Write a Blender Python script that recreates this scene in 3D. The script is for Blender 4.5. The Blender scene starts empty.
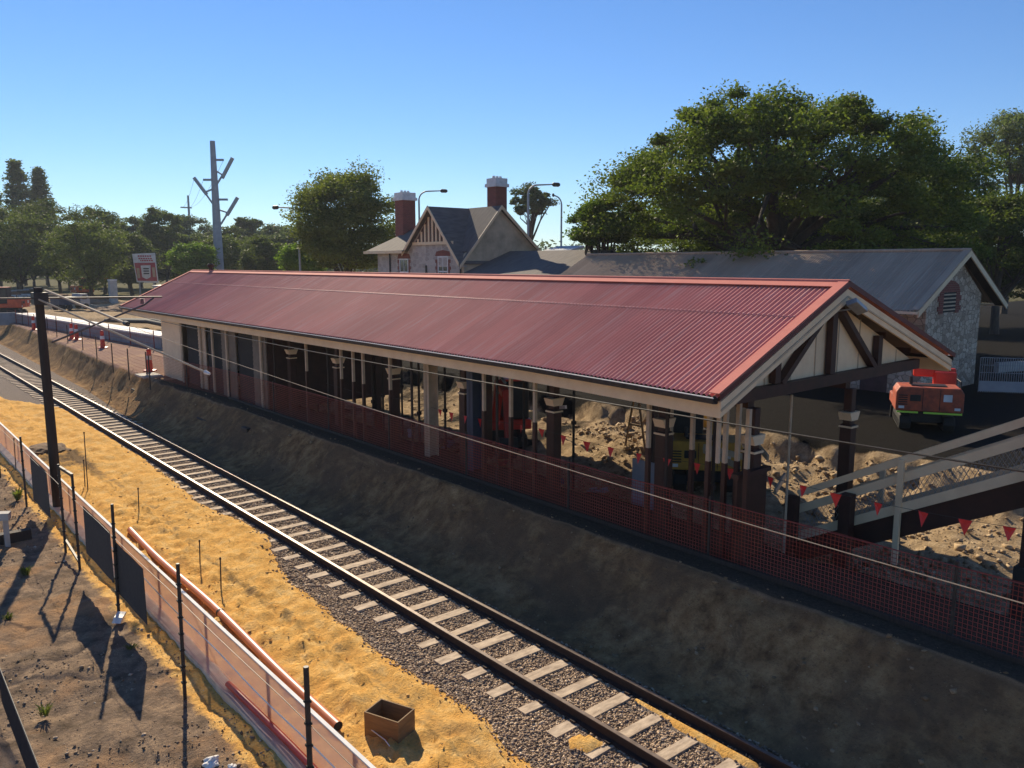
import bpy, bmesh, math, random
import numpy as np
from mathutils import Vector, Matrix
random.seed(7)
RNG = np.random.default_rng(11)
SC = bpy.context.scene
COL = SC.collection
R = math.radians
# World frame: X = across the railway (to the right), Y = along the rails (away), Z up, rail head at Z = 0.
CAM_H = 6.2; YAW = R(40.2); FOC = 800.0; PITCH = math.atan(120.0/FOC)

# ------------------------------------------------------------------ geometry helpers
def ray(px, py):
    a = (px-512)/FOC; b = -(py-384)/FOC; c, s = math.cos(PITCH), math.sin(PITCH)
    v = (a, c+b*s, -s+b*c)
    return Vector((v[0]*math.cos(YAW)+v[1]*math.sin(YAW), -v[0]*math.sin(YAW)+v[1]*math.cos(YAW), v[2]))
def on_z(px, py, z): r = ray(px, py); return r*((z-CAM_H)/r.z)+Vector((0, 0, CAM_H))
def on_x(px, py, x): r = ray(px, py); return r*(x/r.x)+Vector((0, 0, CAM_H))
def on_y(px, py, y): r = ray(px, py); return r*(y/r.y)+Vector((0, 0, CAM_H))
def at_d(px, d):
    r = ray(px, 264); return (r.x*d, r.y*d)

WPOS = {}
def tag(o, label=None, cat=None, group=None, kind=None):
    if label: o['label'] = label
    if cat: o['category'] = cat
    if group: o['group'] = group
    if kind: o['kind'] = kind
    return o
def thing(name, label, cat, loc=(0, 0, 0), rz=0, group=None):
    o = bpy.data.objects.new(name, None); COL.objects.link(o)
    o.empty_display_size = .2
    o.location = loc; o.rotation_euler = (0, 0, rz); WPOS[o.name] = Vector(loc)
    return tag(o, label, cat, group)
def dup(root, loc, rz=None, label=None, group=None, scale=None):
    r = root.copy(); COL.objects.link(r); r.location = loc
    if rz is not None: r.rotation_euler = (0, 0, rz)
    if scale is not None: r.scale = scale
    if label: r['label'] = label
    if group: r['group'] = group
    for ch in list(root.children):
        c = ch.copy(); COL.objects.link(c); c.parent = r
        for g in list(ch.children):
            d = g.copy(); COL.objects.link(d); d.parent = c
    return r

class MB:
    def __init__(s): s.v = []; s.f = []
    def add(s, vs, fs):
        n = len(s.v); s.v += [tuple(v) for v in vs]; s.f += [tuple(i+n for i in f) for f in fs]; return s
    def box(s, x0, x1, y0, y1, z0, z1, M=None):
        vs = [Vector(p) for p in ((x0,y0,z0),(x1,y0,z0),(x1,y1,z0),(x0,y1,z0),(x0,y0,z1),(x1,y0,z1),(x1,y1,z1),(x0,y1,z1))]
        if M is not None: vs = [M @ v for v in vs]
        return s.add(vs, [(0,3,2,1),(4,5,6,7),(0,1,5,4),(1,2,6,5),(2,3,7,6),(3,0,4,7)])
    def bar(s, a, b, w, h, up=(0, 0, 1)):
        a = Vector(a); b = Vector(b); d = (b-a); L = d.length; d.normalize(); up = Vector(up)
        sd = d.cross(up)
        if sd.length < 1e-4: sd = d.cross(Vector((1, 0, 0)))
        sd.normalize(); u = sd.cross(d).normalized()
        M = Matrix((( *[sd[0]], d[0], u[0], a[0]), (sd[1], d[1], u[1], a[1]), (sd[2], d[2], u[2], a[2]), (0, 0, 0, 1)))
        return s.box(-w/2, w/2, 0, L, -h/2, h/2, M)
    def tube(s, pts, rad, n=8, caps=True):
        pts = [Vector(p) for p in pts]; m = len(pts)
        rad = list(rad) if hasattr(rad, '__len__') else [rad]*m
        base = len(s.v); ref = None
        for i, p in enumerate(pts):
            d = (pts[min(i+1, m-1)]-pts[max(i-1, 0)]).normalized()
            if ref is None: ref = d.orthogonal().normalized()
            ref = (ref-d*ref.dot(d))
            if ref.length < 1e-5: ref = d.orthogonal()
            ref.normalize(); b = d.cross(ref)
            for k in range(n):
                t = 2*math.pi*k/n; s.v.append(tuple(p+(ref*math.cos(t)+b*math.sin(t))*rad[i]))
        for i in range(m-1):
            for k in range(n):
                a0 = base+i*n+k; a1 = base+i*n+(k+1) % n
                s.f.append((a0, a1, a1+n, a0+n))
        if caps:
            s.f.append(tuple(base+k for k in reversed(range(n)))); s.f.append(tuple(base+(m-1)*n+k for k in range(n)))
        return s
    def lathe(s, c, prof, n=12):   # prof: (radius, z)
        return s.tube([(c[0], c[1], c[2]+z) for r, z in prof], [r for r, z in prof], n)
    def prism(s, poly, axis, a, b):   # poly of 2D points; axis 'x','y','z' extruded from a to b
        def m(p, t): return {'x': (t, p[0], p[1]), 'y': (p[0], t, p[1]), 'z': (p[0], p[1], t)}[axis]
        n = len(poly); vs = [m(p, a) for p in poly]+[m(p, b) for p in poly]
        fs = [tuple(range(n)), tuple(range(2*n-1, n-1, -1))]+[(i, (i+1) % n+0, (i+1) % n+n, i+n) for i in range(n)]
        return s.add(vs, fs)
    def build(s, name, mat, parent=None, smooth=False, bevel=0, fix=True, origin=True):
        me = bpy.data.meshes.new(name); o = bpy.data.objects.new(name, me); COL.objects.link(o)
        off = Vector((0, 0, 0))
        if parent is not None:
            off = WPOS[parent.name]; o.parent = parent; WPOS[o.name] = off
        elif origin:
            a = np.array(s.v); off = Vector(((a[:, 0].min()+a[:, 0].max())/2, (a[:, 1].min()+a[:, 1].max())/2, a[:, 2].min()))
            o.location = off; WPOS[o.name] = off.copy()
        else: WPOS[o.name] = off
        me.from_pydata([(v[0]-off.x, v[1]-off.y, v[2]-off.z) for v in s.v], [], s.f)
        if fix:
            bm = bmesh.new(); bm.from_mesh(me); bmesh.ops.recalc_face_normals(bm, faces=bm.faces); bm.to_mesh(me); bm.free()
        me.materials.append(mat)
        if smooth: me.shade_smooth()
        if bevel:
            b = o.modifiers.new('bevel', 'BEVEL'); b.width = bevel; b.segments = 2; b.limit_method = 'ANGLE'
        return o

def np_mesh(name, verts, faces, mat, parent=None, smooth=False):
    """verts (N,3) array, faces (M,k) array of equal-size polygons"""
    me = bpy.data.meshes.new(name); n, k = faces.shape
    me.vertices.add(len(verts)); me.vertices.foreach_set('co', np.ascontiguousarray(verts, dtype=np.float32).ravel())
    me.loops.add(n*k); me.loops.foreach_set('vertex_index', np.ascontiguousarray(faces, dtype=np.int32).ravel())
    me.polygons.add(n); me.polygons.foreach_set('loop_start', np.arange(0, n*k, k, dtype=np.int32))
    me.update(calc_edges=True); me.materials.append(mat)
    if smooth: me.shade_smooth()
    o = bpy.data.objects.new(name, me); COL.objects.link(o)
    if parent is not None: o.parent = parent; WPOS[o.name] = WPOS[parent.name]
    else: WPOS[o.name] = Vector((0, 0, 0))
    return o

# ------------------------------------------------------------------ noise
def _hash(ix, iy, seed):
    h = (ix.astype(np.int64)*374761393+iy.astype(np.int64)*668265263+seed*1442695041) & 0xFFFFFFFF
    h = ((h ^ (h >> 13))*1274126177) & 0xFFFFFFFF
    return ((h ^ (h >> 16)) & 0xFFFF)/65535.0
def vnoise(x, y, seed=0):
    x = np.asarray(x, float); y = np.asarray(y, float)
    ix = np.floor(x); iy = np.floor(y); fx = x-ix; fy = y-iy
    fx = fx*fx*(3-2*fx); fy = fy*fy*(3-2*fy)
    a = _hash(ix, iy, seed); b = _hash(ix+1, iy, seed); c = _hash(ix, iy+1, seed); d = _hash(ix+1, iy+1, seed)
    return (a*(1-fx)+b*fx)*(1-fy)+(c*(1-fx)+d*fx)*fy-.5
def fbm(x, y, seed=0, oct=4, gain=.5):
    t = 0; a = 1; f = 1
    for i in range(oct):
        t = t+a*vnoise(x*f+i*17.3, y*f-i*9.1, seed+i); a *= gain; f *= 2.03
    return t
def sstep(a, b, x): t = np.clip((np.asarray(x, float)-a)/(b-a), 0, 1); return t*t*(3-2*t)

# ------------------------------------------------------------------ materials
def new_mat(name):
    m = bpy.data.materials.new(name); m.use_nodes = True; nt = m.node_tree
    bs = nt.nodes['Principled BSDF']; return m, nt, bs
def N(nt, t, **kw):
    n = nt.nodes.new(t)
    for k, v in kw.items():
        if k.startswith('i_'):
            key = k[2:]; key = int(key) if key.isdigit() else key.replace('_', ' ')
            n.inputs[key].default_value = v
        else: setattr(n, k, v)
    return n
def coords(nt, scale=(1, 1, 1)):
    tc = N(nt, 'ShaderNodeTexCoord'); mp = N(nt, 'ShaderNodeMapping'); mp.inputs['Scale'].default_value = scale
    nt.links.new(tc.outputs['Object'], mp.inputs['Vector']); return mp.outputs['Vector']
def ramp(nt, fac, stops):
    r = N(nt, 'ShaderNodeValToRGB'); e = r.color_ramp.elements
    while len(e) < len(stops): e.new(.5)
    for i, (p, c) in enumerate(stops):
        e[i].position = p; e[i].color = (*c, 1) if len(c) == 3 else c
    nt.links.new(fac, r.inputs[0]); return r.outputs[0]
def mixc(nt, fac, a, b, mode='MIX'):
    m = N(nt, 'ShaderNodeMix', data_type='RGBA', blend_type=mode)
    for s, v in ((m.inputs[0], fac), (m.inputs[6], a), (m.inputs[7], b)):
        if isinstance(v, (int, float)): s.default_value = v
        elif isinstance(v, tuple): s.default_value = (*v, 1)
        else: nt.links.new(v, s)
    return m.outputs[2]
def noise(nt, vec, scale, detail=5, rough=.6, dist=0):
    n = N(nt, 'ShaderNodeTexNoise'); n.inputs['Scale'].default_value = scale; n.inputs['Detail'].default_value = detail
    n.inputs['Roughness'].default_value = rough; n.inputs['Distortion'].default_value = dist
    nt.links.new(vec, n.inputs['Vector']); return n.outputs['Fac']
def bump(nt, bs, h, strength=.3, dist=.02):
    b = N(nt, 'ShaderNodeBump'); b.inputs['Strength'].default_value = strength; b.inputs['Distance'].default_value = dist
    nt.links.new(h, b.inputs['Height']); nt.links.new(b.outputs[0], bs.inputs['Normal'])
def simple(name, c1, c2=None, scale=3, rough=.7, metal=0, bmp=.15, stretch=(1, 1, 1), fine=40, lo=.35, hi=.65, spec=.4, bdist=.01):
    m, nt, bs = new_mat(name); c2 = c2 or tuple(x*.7 for x in c1)
    v = coords(nt, stretch); n1 = noise(nt, v, scale, 6, .65)
    nt.links.new(ramp(nt, n1, [(lo, c2), (hi, c1)]), bs.inputs['Base Color'])
    bs.inputs['Roughness'].default_value = rough; bs.inputs['Metallic'].default_value = metal
    bs.inputs['Specular IOR Level'].default_value = spec
    if bmp: bump(nt, bs, noise(nt, v, fine, 4, .6), bmp, bdist)
    return m
def corrugated_paint(name, c1, c2, chalk, rough=.5, period=.762):
    """painted iron sheeting laid down the slope: sheet-to-sheet tone, dust streaks running down the pans"""
    m, nt, bs = new_mat(name)
    tc = N(nt, 'ShaderNodeTexCoord'); sp = N(nt, 'ShaderNodeSeparateXYZ'); nt.links.new(tc.outputs['Object'], sp.inputs[0])
    dv = N(nt, 'ShaderNodeMath', operation='DIVIDE', i_1=period); nt.links.new(sp.outputs[1], dv.inputs[0])
    fl = N(nt, 'ShaderNodeMath', operation='FLOOR'); nt.links.new(dv.outputs[0], fl.inputs[0])
    wn = N(nt, 'ShaderNodeTexWhiteNoise', noise_dimensions='1D'); nt.links.new(fl.outputs[0], wn.inputs['W'])
    v = coords(nt, (.5, 9, .5)); n1 = noise(nt, v, 1.0, 5, .6)
    v2 = coords(nt, (1, 1, 1)); n2 = noise(nt, v2, .35, 5, .6); n3 = noise(nt, v2, 9, 4, .7)
    col = mixc(nt, wn.outputs['Value'], c1, c2)
    f = ramp(nt, n1, [(.5, (0, 0, 0)), (.78, (.75, .75, .75))]); col = mixc(nt, f, col, chalk)
    f2 = ramp(nt, n2, [(.35, (.0, .0, .0)), (.7, (.35, .35, .35))]); col = mixc(nt, f2, col, tuple(x*.6 for x in c2))
    f3 = ramp(nt, n3, [(.62, (0, 0, 0)), (.75, (.4, .4, .4))]); col = mixc(nt, f3, col, tuple(x*.45 for x in c2))
    nt.links.new(col, bs.inputs['Base Color']); bs.inputs['Roughness'].default_value = rough
    bs.inputs['Specular IOR Level'].default_value = .18
    return m
def stone(name, c1, c2, c3, mortar, scale=3.2, sq=(1, 1, 1.6)):
    m, nt, bs = new_mat(name); v = coords(nt, sq)
    vo = N(nt, 'ShaderNodeTexVoronoi', feature='F1'); vo.inputs['Scale'].default_value = scale; nt.links.new(v, vo.inputs['Vector'])
    vo.inputs['Randomness'].default_value = .75
    ve = N(nt, 'ShaderNodeTexVoronoi', feature='DISTANCE_TO_EDGE'); ve.inputs['Scale'].default_value = scale; nt.links.new(v, ve.inputs['Vector'])
    ve.inputs['Randomness'].default_value = .75
    sp = N(nt, 'ShaderNodeSeparateColor'); nt.links.new(vo.outputs['Color'], sp.inputs[0])
    c = ramp(nt, sp.outputs[0], [(0, c1), (.5, c2), (1, c3)])
    n = noise(nt, v, 14, 5, .7); c = mixc(nt, ramp(nt, n, [(.35, (.45, .45, .45)), (.65, (0, 0, 0))]), c, tuple(x*.55 for x in c2))
    c = mixc(nt, ramp(nt, ve.outputs[0], [(.02, (1, 1, 1)), (.06, (0, 0, 0))]), c, mortar)
    nt.links.new(c, bs.inputs['Base Color']); bs.inputs['Roughness'].default_value = .9
    mx = N(nt, 'ShaderNodeMath', operation='MINIMUM', i_1=.12); nt.links.new(ve.outputs[0], mx.inputs[0])
    ad = N(nt, 'ShaderNodeMath', operation='MULTIPLY_ADD', i_1=.12); nt.links.new(n, ad.inputs[0]); nt.links.new(mx.outputs[0], ad.inputs[2])
    bump(nt, bs, ad.outputs[0], .8, .15); return m
def brick(name, c1, c2, mortar):
    m, nt, bs = new_mat(name); tc = N(nt, 'ShaderNodeTexCoord'); sp = N(nt, 'ShaderNodeSeparateXYZ'); nt.links.new(tc.outputs['Object'], sp.inputs[0])
    ad = N(nt, 'ShaderNodeMath', operation='ADD'); nt.links.new(sp.outputs[0], ad.inputs[0]); nt.links.new(sp.outputs[1], ad.inputs[1])
    cb = N(nt, 'ShaderNodeCombineXYZ'); nt.links.new(ad.outputs[0], cb.inputs[0]); nt.links.new(sp.outputs[2], cb.inputs[1])
    b = N(nt, 'ShaderNodeTexBrick'); nt.links.new(cb.outputs[0], b.inputs['Vector'])
    b.inputs['Color1'].default_value = (*c1, 1); b.inputs['Color2'].default_value = (*c2, 1); b.inputs['Mortar'].default_value = (*mortar, 1)
    b.inputs['Scale'].default_value = 1; b.inputs['Brick Width'].default_value = .24; b.inputs['Row Height'].default_value = .086; b.inputs['Mortar Size'].default_value = .008
    nt.links.new(b.outputs['Color'], bs.inputs['Base Color']); bs.inputs['Roughness'].default_value = .85
    bump(nt, bs, b.outputs['Fac'], -.3, .01); return m
def leaf_mat(name, c1, c2, c3, trans=.35):
    m, nt, bs = new_mat(name); g = N(nt, 'ShaderNodeNewGeometry'); oi = N(nt, 'ShaderNodeObjectInfo')
    c = ramp(nt, g.outputs['Random Per Island'], [(0, c1), (.55, c2), (1, c3)])
    v = coords(nt); n = noise(nt, v, .45, 3, .6)
    c = mixc(nt, ramp(nt, n, [(.38, (0, 0, 0)), (.66, (.6, .6, .6))]), c, c3)
    hv = N(nt, 'ShaderNodeHueSaturation'); nt.links.new(c, hv.inputs['Color'])
    mr = N(nt, 'ShaderNodeMapRange'); mr.inputs['To Min'].default_value = .8; mr.inputs['To Max'].default_value = 1.2
    nt.links.new(oi.outputs['Random'], mr.inputs[0]); nt.links.new(mr.outputs[0], hv.inputs['Value'])
    nt.links.new(hv.outputs[0], bs.inputs['Base Color']); bs.inputs['Roughness'].default_value = .65; bs.inputs['Specular IOR Level'].default_value = .15
    tr = N(nt, 'ShaderNodeBsdfTranslucent'); tm = mixc(nt, 1.0, hv.outputs[0], (1.3, 1.5, .6), 'MULTIPLY'); nt.links.new(tm, tr.inputs[0])
    mx = N(nt, 'ShaderNodeMixShader'); mx.inputs[0].default_value = trans
    out = nt.nodes['Material Output']; nt.links.new(bs.outputs[0], mx.inputs[1]); nt.links.new(tr.outputs[0], mx.inputs[2]); nt.links.new(mx.outputs[0], out.inputs[0])
    return m
def isl_mat(name, stops, rough=.9, spec=.3):
    m, nt, bs = new_mat(name); g = N(nt, 'ShaderNodeNewGeometry'); c = ramp(nt, g.outputs['Random Per Island'], stops)
    v = coords(nt); n = noise(nt, v, 60, 3, .6); c = mixc(nt, ramp(nt, n, [(.4, (.35, .35, .35)), (.6, (0, 0, 0))]), c, tuple(x*.5 for x in stops[0][1]))
    nt.links.new(c, bs.inputs['Base Color']); bs.inputs['Roughness'].default_value = rough; bs.inputs['Specular IOR Level'].default_value = spec
    return m

M = {}
M['red_roof'] = corrugated_paint('red_roof', (.80, .30, .235), (.70, .25, .20), (.84, .52, .42), .72)
M['red_cap'] = simple('red_cap', (.72, .25, .19), (.62, .21, .165), 2, .8, bmp=.05, spec=.1)
M['lap'] = simple('lap', (.75, .33, .27), (.6, .25, .2), 3, .55, bmp=0)
M['dark_red'] = simple('dark_red', (.13, .03, .03), (.09, .02, .02), 3, .5)
M['grey_roof'] = corrugated_paint('grey_roof', (.52, .375, .26), (.41, .295, .205), (.64, .49, .35), .8)
M['slate_roof'] = simple('slate_roof', (.19, .16, .14), (.12, .105, .095), 1.2, .85, spec=.15, stretch=(1, 6, 1), bmp=.1)
M['cream'] = simple('cream', (.84, .63, .40), (.75, .54, .33), 2.5, .6, bmp=.08)
M['cream_grey'] = simple('cream_grey', (.56, .42, .28), (.43, .32, .215), 3, .7, bmp=.1)
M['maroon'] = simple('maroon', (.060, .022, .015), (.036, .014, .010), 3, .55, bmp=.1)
M['darkwood'] = simple('darkwood', (.05, .034, .026), (.03, .022, .018), 4, .8, stretch=(6, 6, .6), bmp=.4)
M['black'] = simple('black', (.018, .018, .02), (.012, .012, .013), 4, .5, bmp=.1)
M['rubber'] = simple('rubber', (.02, .02, .02), (.03, .027, .022), 9, .8, bmp=.2)
M['steel_dark'] = simple('steel_dark', (.055, .05, .048), (.03, .027, .026), 8, .55, .3, bmp=.15)
M['steel_mid'] = simple('steel_mid', (.15, .13, .12), (.09, .08, .075), 8, .55, .3, bmp=.1)
M['galv'] = simple('galv', (.36, .37, .38), (.24, .25, .27), 3, .5, .5, bmp=.06)
M['galv_paint'] = simple('galv_paint', (.33, .35, .38), (.26, .28, .31), 1.5, .55, .15, bmp=.04)
M['rust_rail'] = simple('rust_rail', (.055, .032, .023), (.032, .02, .016), 12, .75, .2, bmp=.2)
M['rail_head'] = simple('rail_head', (.26, .20, .165), (.16, .115, .09), 9, .42, .35, bmp=.04)
M['sleeper'] = simple('sleeper', (.68, .53, .37), (.34, .25, .175), 3.3, .9, stretch=(1, 3, 1), bmp=.35, fine=30)
M['concrete'] = simple('concrete', (.52, .48, .43), (.38, .35, .31), 3, .85, bmp=.2)
M['white_concrete'] = simple('white_concrete', (.80, .78, .74), (.66, .63, .58), 2, .8, bmp=.1)
M['kerb_tan'] = simple('kerb_tan', (.80, .66, .50), (.62, .49, .36), 4, .85, bmp=.25)
M['grey_wall'] = simple('grey_wall', (.30, .30, .31), (.22, .22, .23), 1.5, .85, bmp=.1)
M['orange_net'] = simple('orange_net', (.34, .060, .035), (.22, .04, .03), 5, .6, bmp=0)
M['red_flag'] = simple('red_flag', (.78, .045, .04), (.6, .03, .03), 5, .5, bmp=0)
M['white'] = simple('white', (.78, .77, .74), (.6, .59, .56), 3, .6, bmp=.05)
M['orange_pipe'] = simple('orange_pipe', (.68, .24, .11), (.55, .19, .09), 2, .4, bmp=.04, spec=.5)
M['red_hose'] = simple('red_hose', (.66, .06, .035), (.5, .05, .03), 2, .4, bmp=.04)
M['orange_machine'] = simple('orange_machine', (.62, .10, .03), (.42, .06, .025), 2, .45, bmp=.06)
M['orange_rusty'] = simple('orange_rusty', (.55, .105, .04), (.24, .06, .035), 4, .6, bmp=.1)
M['red_machine'] = simple('red_machine', (.68, .05, .025), (.5, .035, .02), 2, .4, bmp=.05)
M['yellow_machine'] = simple('yellow_machine', (.62, .34, .05), (.45, .24, .04), 2, .45, bmp=.05)
M['lime'] = simple('lime', (.55, .85, .08), (.5, .75, .08), 3, .5, bmp=0)
M['blue_paint'] = simple('blue_paint', (.035, .055, .10), (.025, .04, .07), 2, .5, bmp=.04)
M['plywood'] = simple('plywood', (.28, .17, .075), (.18, .11, .05), 3, .8, stretch=(1, 1, 6), bmp=.2)
def screen_mat():
    m, nt, bs = new_mat('screen'); v = coords(nt); bs.inputs['Base Color'].default_value = (.74, .50, .42, 1); bs.inputs['Roughness'].default_value = .6
    tr = N(nt, 'ShaderNodeBsdfTranslucent'); tr.inputs[0].default_value = (.80, .56, .46, 1); tp = N(nt, 'ShaderNodeBsdfTransparent')
    m1 = N(nt, 'ShaderNodeMixShader', i_0=.55); m2 = N(nt, 'ShaderNodeMixShader'); nt.links.new(ramp(nt, noise(nt, v, 2.5, 4, .6), [(.3, (.34, .34, .34)), (.7, (.5, .5, .5))]), m2.inputs[0])
    nt.links.new(bs.outputs[0], m1.inputs[1]); nt.links.new(tr.outputs[0], m1.inputs[2]); nt.links.new(m1.outputs[0], m2.inputs[1]); nt.links.new(tp.outputs[0], m2.inputs[2])
    nt.links.new(m2.outputs[0], nt.nodes['Material Output'].inputs[0]); return m
M['screen'] = screen_mat()
M['shade_cloth'] = simple('shade_cloth', (.065, .058, .052), (.045, .04, .037), 20, .9, bmp=.2, fine=200)
M['bark'] = simple('bark', (.09, .07, .055), (.045, .035, .03), 5, .95, stretch=(1, 1, .3), bmp=.6, fine=14, bdist=.05)
M['stone'] = stone('stone', (.36, .25, .17), (.57, .42, .30), (.74, .58, .43), (.24, .17, .12), 3.3, (1, 1, 1.5))
M['stone_pale'] = stone('stone_pale', (.40, .33, .29), (.50, .42, .37), (.60, .51, .45), (.52, .47, .41), 2.2)
M['render'] = simple('render', (.66, .52, .36), (.42, .33, .225), .9, .9, bmp=.3, fine=12)
M['brick'] = brick('brick', (.24, .055, .038), (.17, .04, .03), (.22, .13, .10))
M['slats_dark'] = simple('slats_dark', (.10, .05, .045), (.07, .035, .03), 3, .7)
M['glass'] = simple('glass', (.05, .06, .07), (.03, .035, .04), 1, .08, bmp=0, spec=.8)
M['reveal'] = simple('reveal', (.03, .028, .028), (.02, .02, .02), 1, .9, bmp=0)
M['fence_blue'] = simple('fence_blue', (.36, .34, .34), (.28, .27, .28), 2, .6, bmp=.05)
M['rubble'] = isl_mat('rubble', [(0, (.24, .16, .09)), (.5, (.42, .29, .16)), (1, (.60, .45, .28))])
M['ballast'] = isl_mat('ballast', [(0, (.17, .115, .075)), (.4, (.36, .25, .165)), (.8, (.56, .40, .26)), (1, (.82, .64, .45))])
M['clod'] = isl_mat('clod', [(0, (.55, .33, .11)), (.6, (.70, .43, .15)), (1, (.80, .53, .21))])
M['soil'] = isl_mat('soil', [(0, (.20, .125, .065)), (.6, (.32, .21, .11)), (1, (.44, .31, .18))])
M['dirtstone'] = isl_mat('dirtstone', [(0, (.16, .11, .07)), (.6, (.34, .24, .16)), (.9, (.50, .38, .27)), (1, (.66, .56, .44))])
M['gravel'] = isl_mat('gravel', [(0, (.10, .085, .07)), (.6, (.20, .17, .14)), (1, (.36, .31, .26))])
M['leaf_big'] = leaf_mat('leaf_big', (.038, .056, .013), (.075, .105, .022), (.17, .195, .042))
M['leaf_dark'] = leaf_mat('leaf_dark', (.050, .062, .024), (.080, .098, .034), (.13, .15, .05), .35)
M['leaf_olive'] = leaf_mat('leaf_olive', (.060, .078, .02), (.11, .13, .032), (.20, .21, .06))
M['leaf_bright'] = leaf_mat('leaf_bright', (.06, .10, .016), (.10, .16, .026), (.17, .23, .045), .4)
M['leaf_gum'] = leaf_mat('leaf_gum', (.060, .078, .042), (.095, .115, .06), (.14, .16, .085), .35)

# ------------------------------------------------------------------ world, sun, camera
SUN_AZ = R(18.5); SUN_EL = R(30.5)
S = Vector((math.sin(SUN_AZ)*math.cos(SUN_EL), math.cos(SUN_AZ)*math.cos(SUN_EL), math.sin(SUN_EL)))
w = bpy.data.worlds.new('World'); SC.world = w; w.use_nodes = True
wn = w.node_tree; bg = wn.nodes['Background']
sky = wn.nodes.new('ShaderNodeTexSky'); sky.sky_type = 'NISHITA'; sky.sun_disc = False
sky.sun_elevation = SUN_EL; sky.sun_rotation = SUN_AZ; sky.altitude = 0; sky.air_density = 1.0; sky.dust_density = .0; sky.ozone_density = 3.0
hsv = wn.nodes.new('ShaderNodeHueSaturation'); hsv.inputs['Saturation'].default_value = 1.12
wn.links.new(sky.outputs[0], hsv.inputs['Color'])
air = wn.nodes.new('ShaderNodeMix'); air.data_type = 'RGBA'; air.blend_type = 'MULTIPLY'; air.inputs[0].default_value = 1; air.inputs[7].default_value = (.76, .90, 1.13, 1)
wn.links.new(hsv.outputs[0], air.inputs[6]); wn.links.new(air.outputs[2], bg.inputs[0]); bg.inputs[1].default_value = .078
sl = bpy.data.lights.new('sun', 'SUN'); sl.energy = 5.0; sl.angle = R(.53); sl.color = (1, .86, .64)
so = bpy.data.objects.new('sun', sl); COL.objects.link(so); so.rotation_euler = S.to_track_quat('Z', 'Y').to_euler(); so.location = (0, 0, 60)
cam = bpy.data.cameras.new('camera'); cam.lens = FOC/1024*36; cam.sensor_width = 36; cam.clip_end = 6000; cam.clip_start = .05
co = bpy.data.objects.new('camera', cam); COL.objects.link(co); co.location = (0, 0, CAM_H)
co.rotation_euler = (R(90)-PITCH, 0, -YAW); SC.camera = co
vs = SC.view_settings; vs.view_transform = 'Standard'; vs.look = 'None'; vs.exposure = 0.50; vs.gamma = 1; vs.use_curve_mapping = False

# ------------------------------------------------------------------ terrain
def ballast_edge(y):
    e = np.interp(y, [0, 6.8, 8.7, 10.4, 12.8, 15, 16.6, 17.8, 21.4, 27, 33, 40, 44, 50, 80, 200],
                  [6.1, 6.26, 6.5, 6.41, 6.44, 6.6, 7.0, 7.4, 7.05, 7.37, 7.35, 7.35, 5.8, 5.6, 5.4, 5.2])
    return e+.10*fbm(np.asarray(y)*1.6, np.asarray(y)*0+3, 5, 3)
SP = [(on_z(585, 742, -.16), .26, .22), (on_z(694, 731, -.16), .14, .5), (on_z(645, 703, -.16), .12, .35), (on_z(727, 752, -.16), .14, .5)]
def spill(X, Y):
    g = 0*X
    for p, sx, sy in SP: g = g+np.exp(-((X-p.x)/sx)**2-((Y-p.y)/sy)**2)
    return sstep(.40, .58, g+.7*fbm(X*4, Y*4, 97, 4))*(1-sstep(8.50, 8.58, X))
def foot(y): return np.interp(y, [0, 30, 36, 45, 77, 120], [8.92, 8.95, 9.2, 9.7, 10.2, 10.6])
def top(y): return np.interp(y, [0, 8, 30, 36, 47, 72, 120], [10.8, 10.75, 10.7, 10.55, 10.75, 11.5, 12.5])
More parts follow.
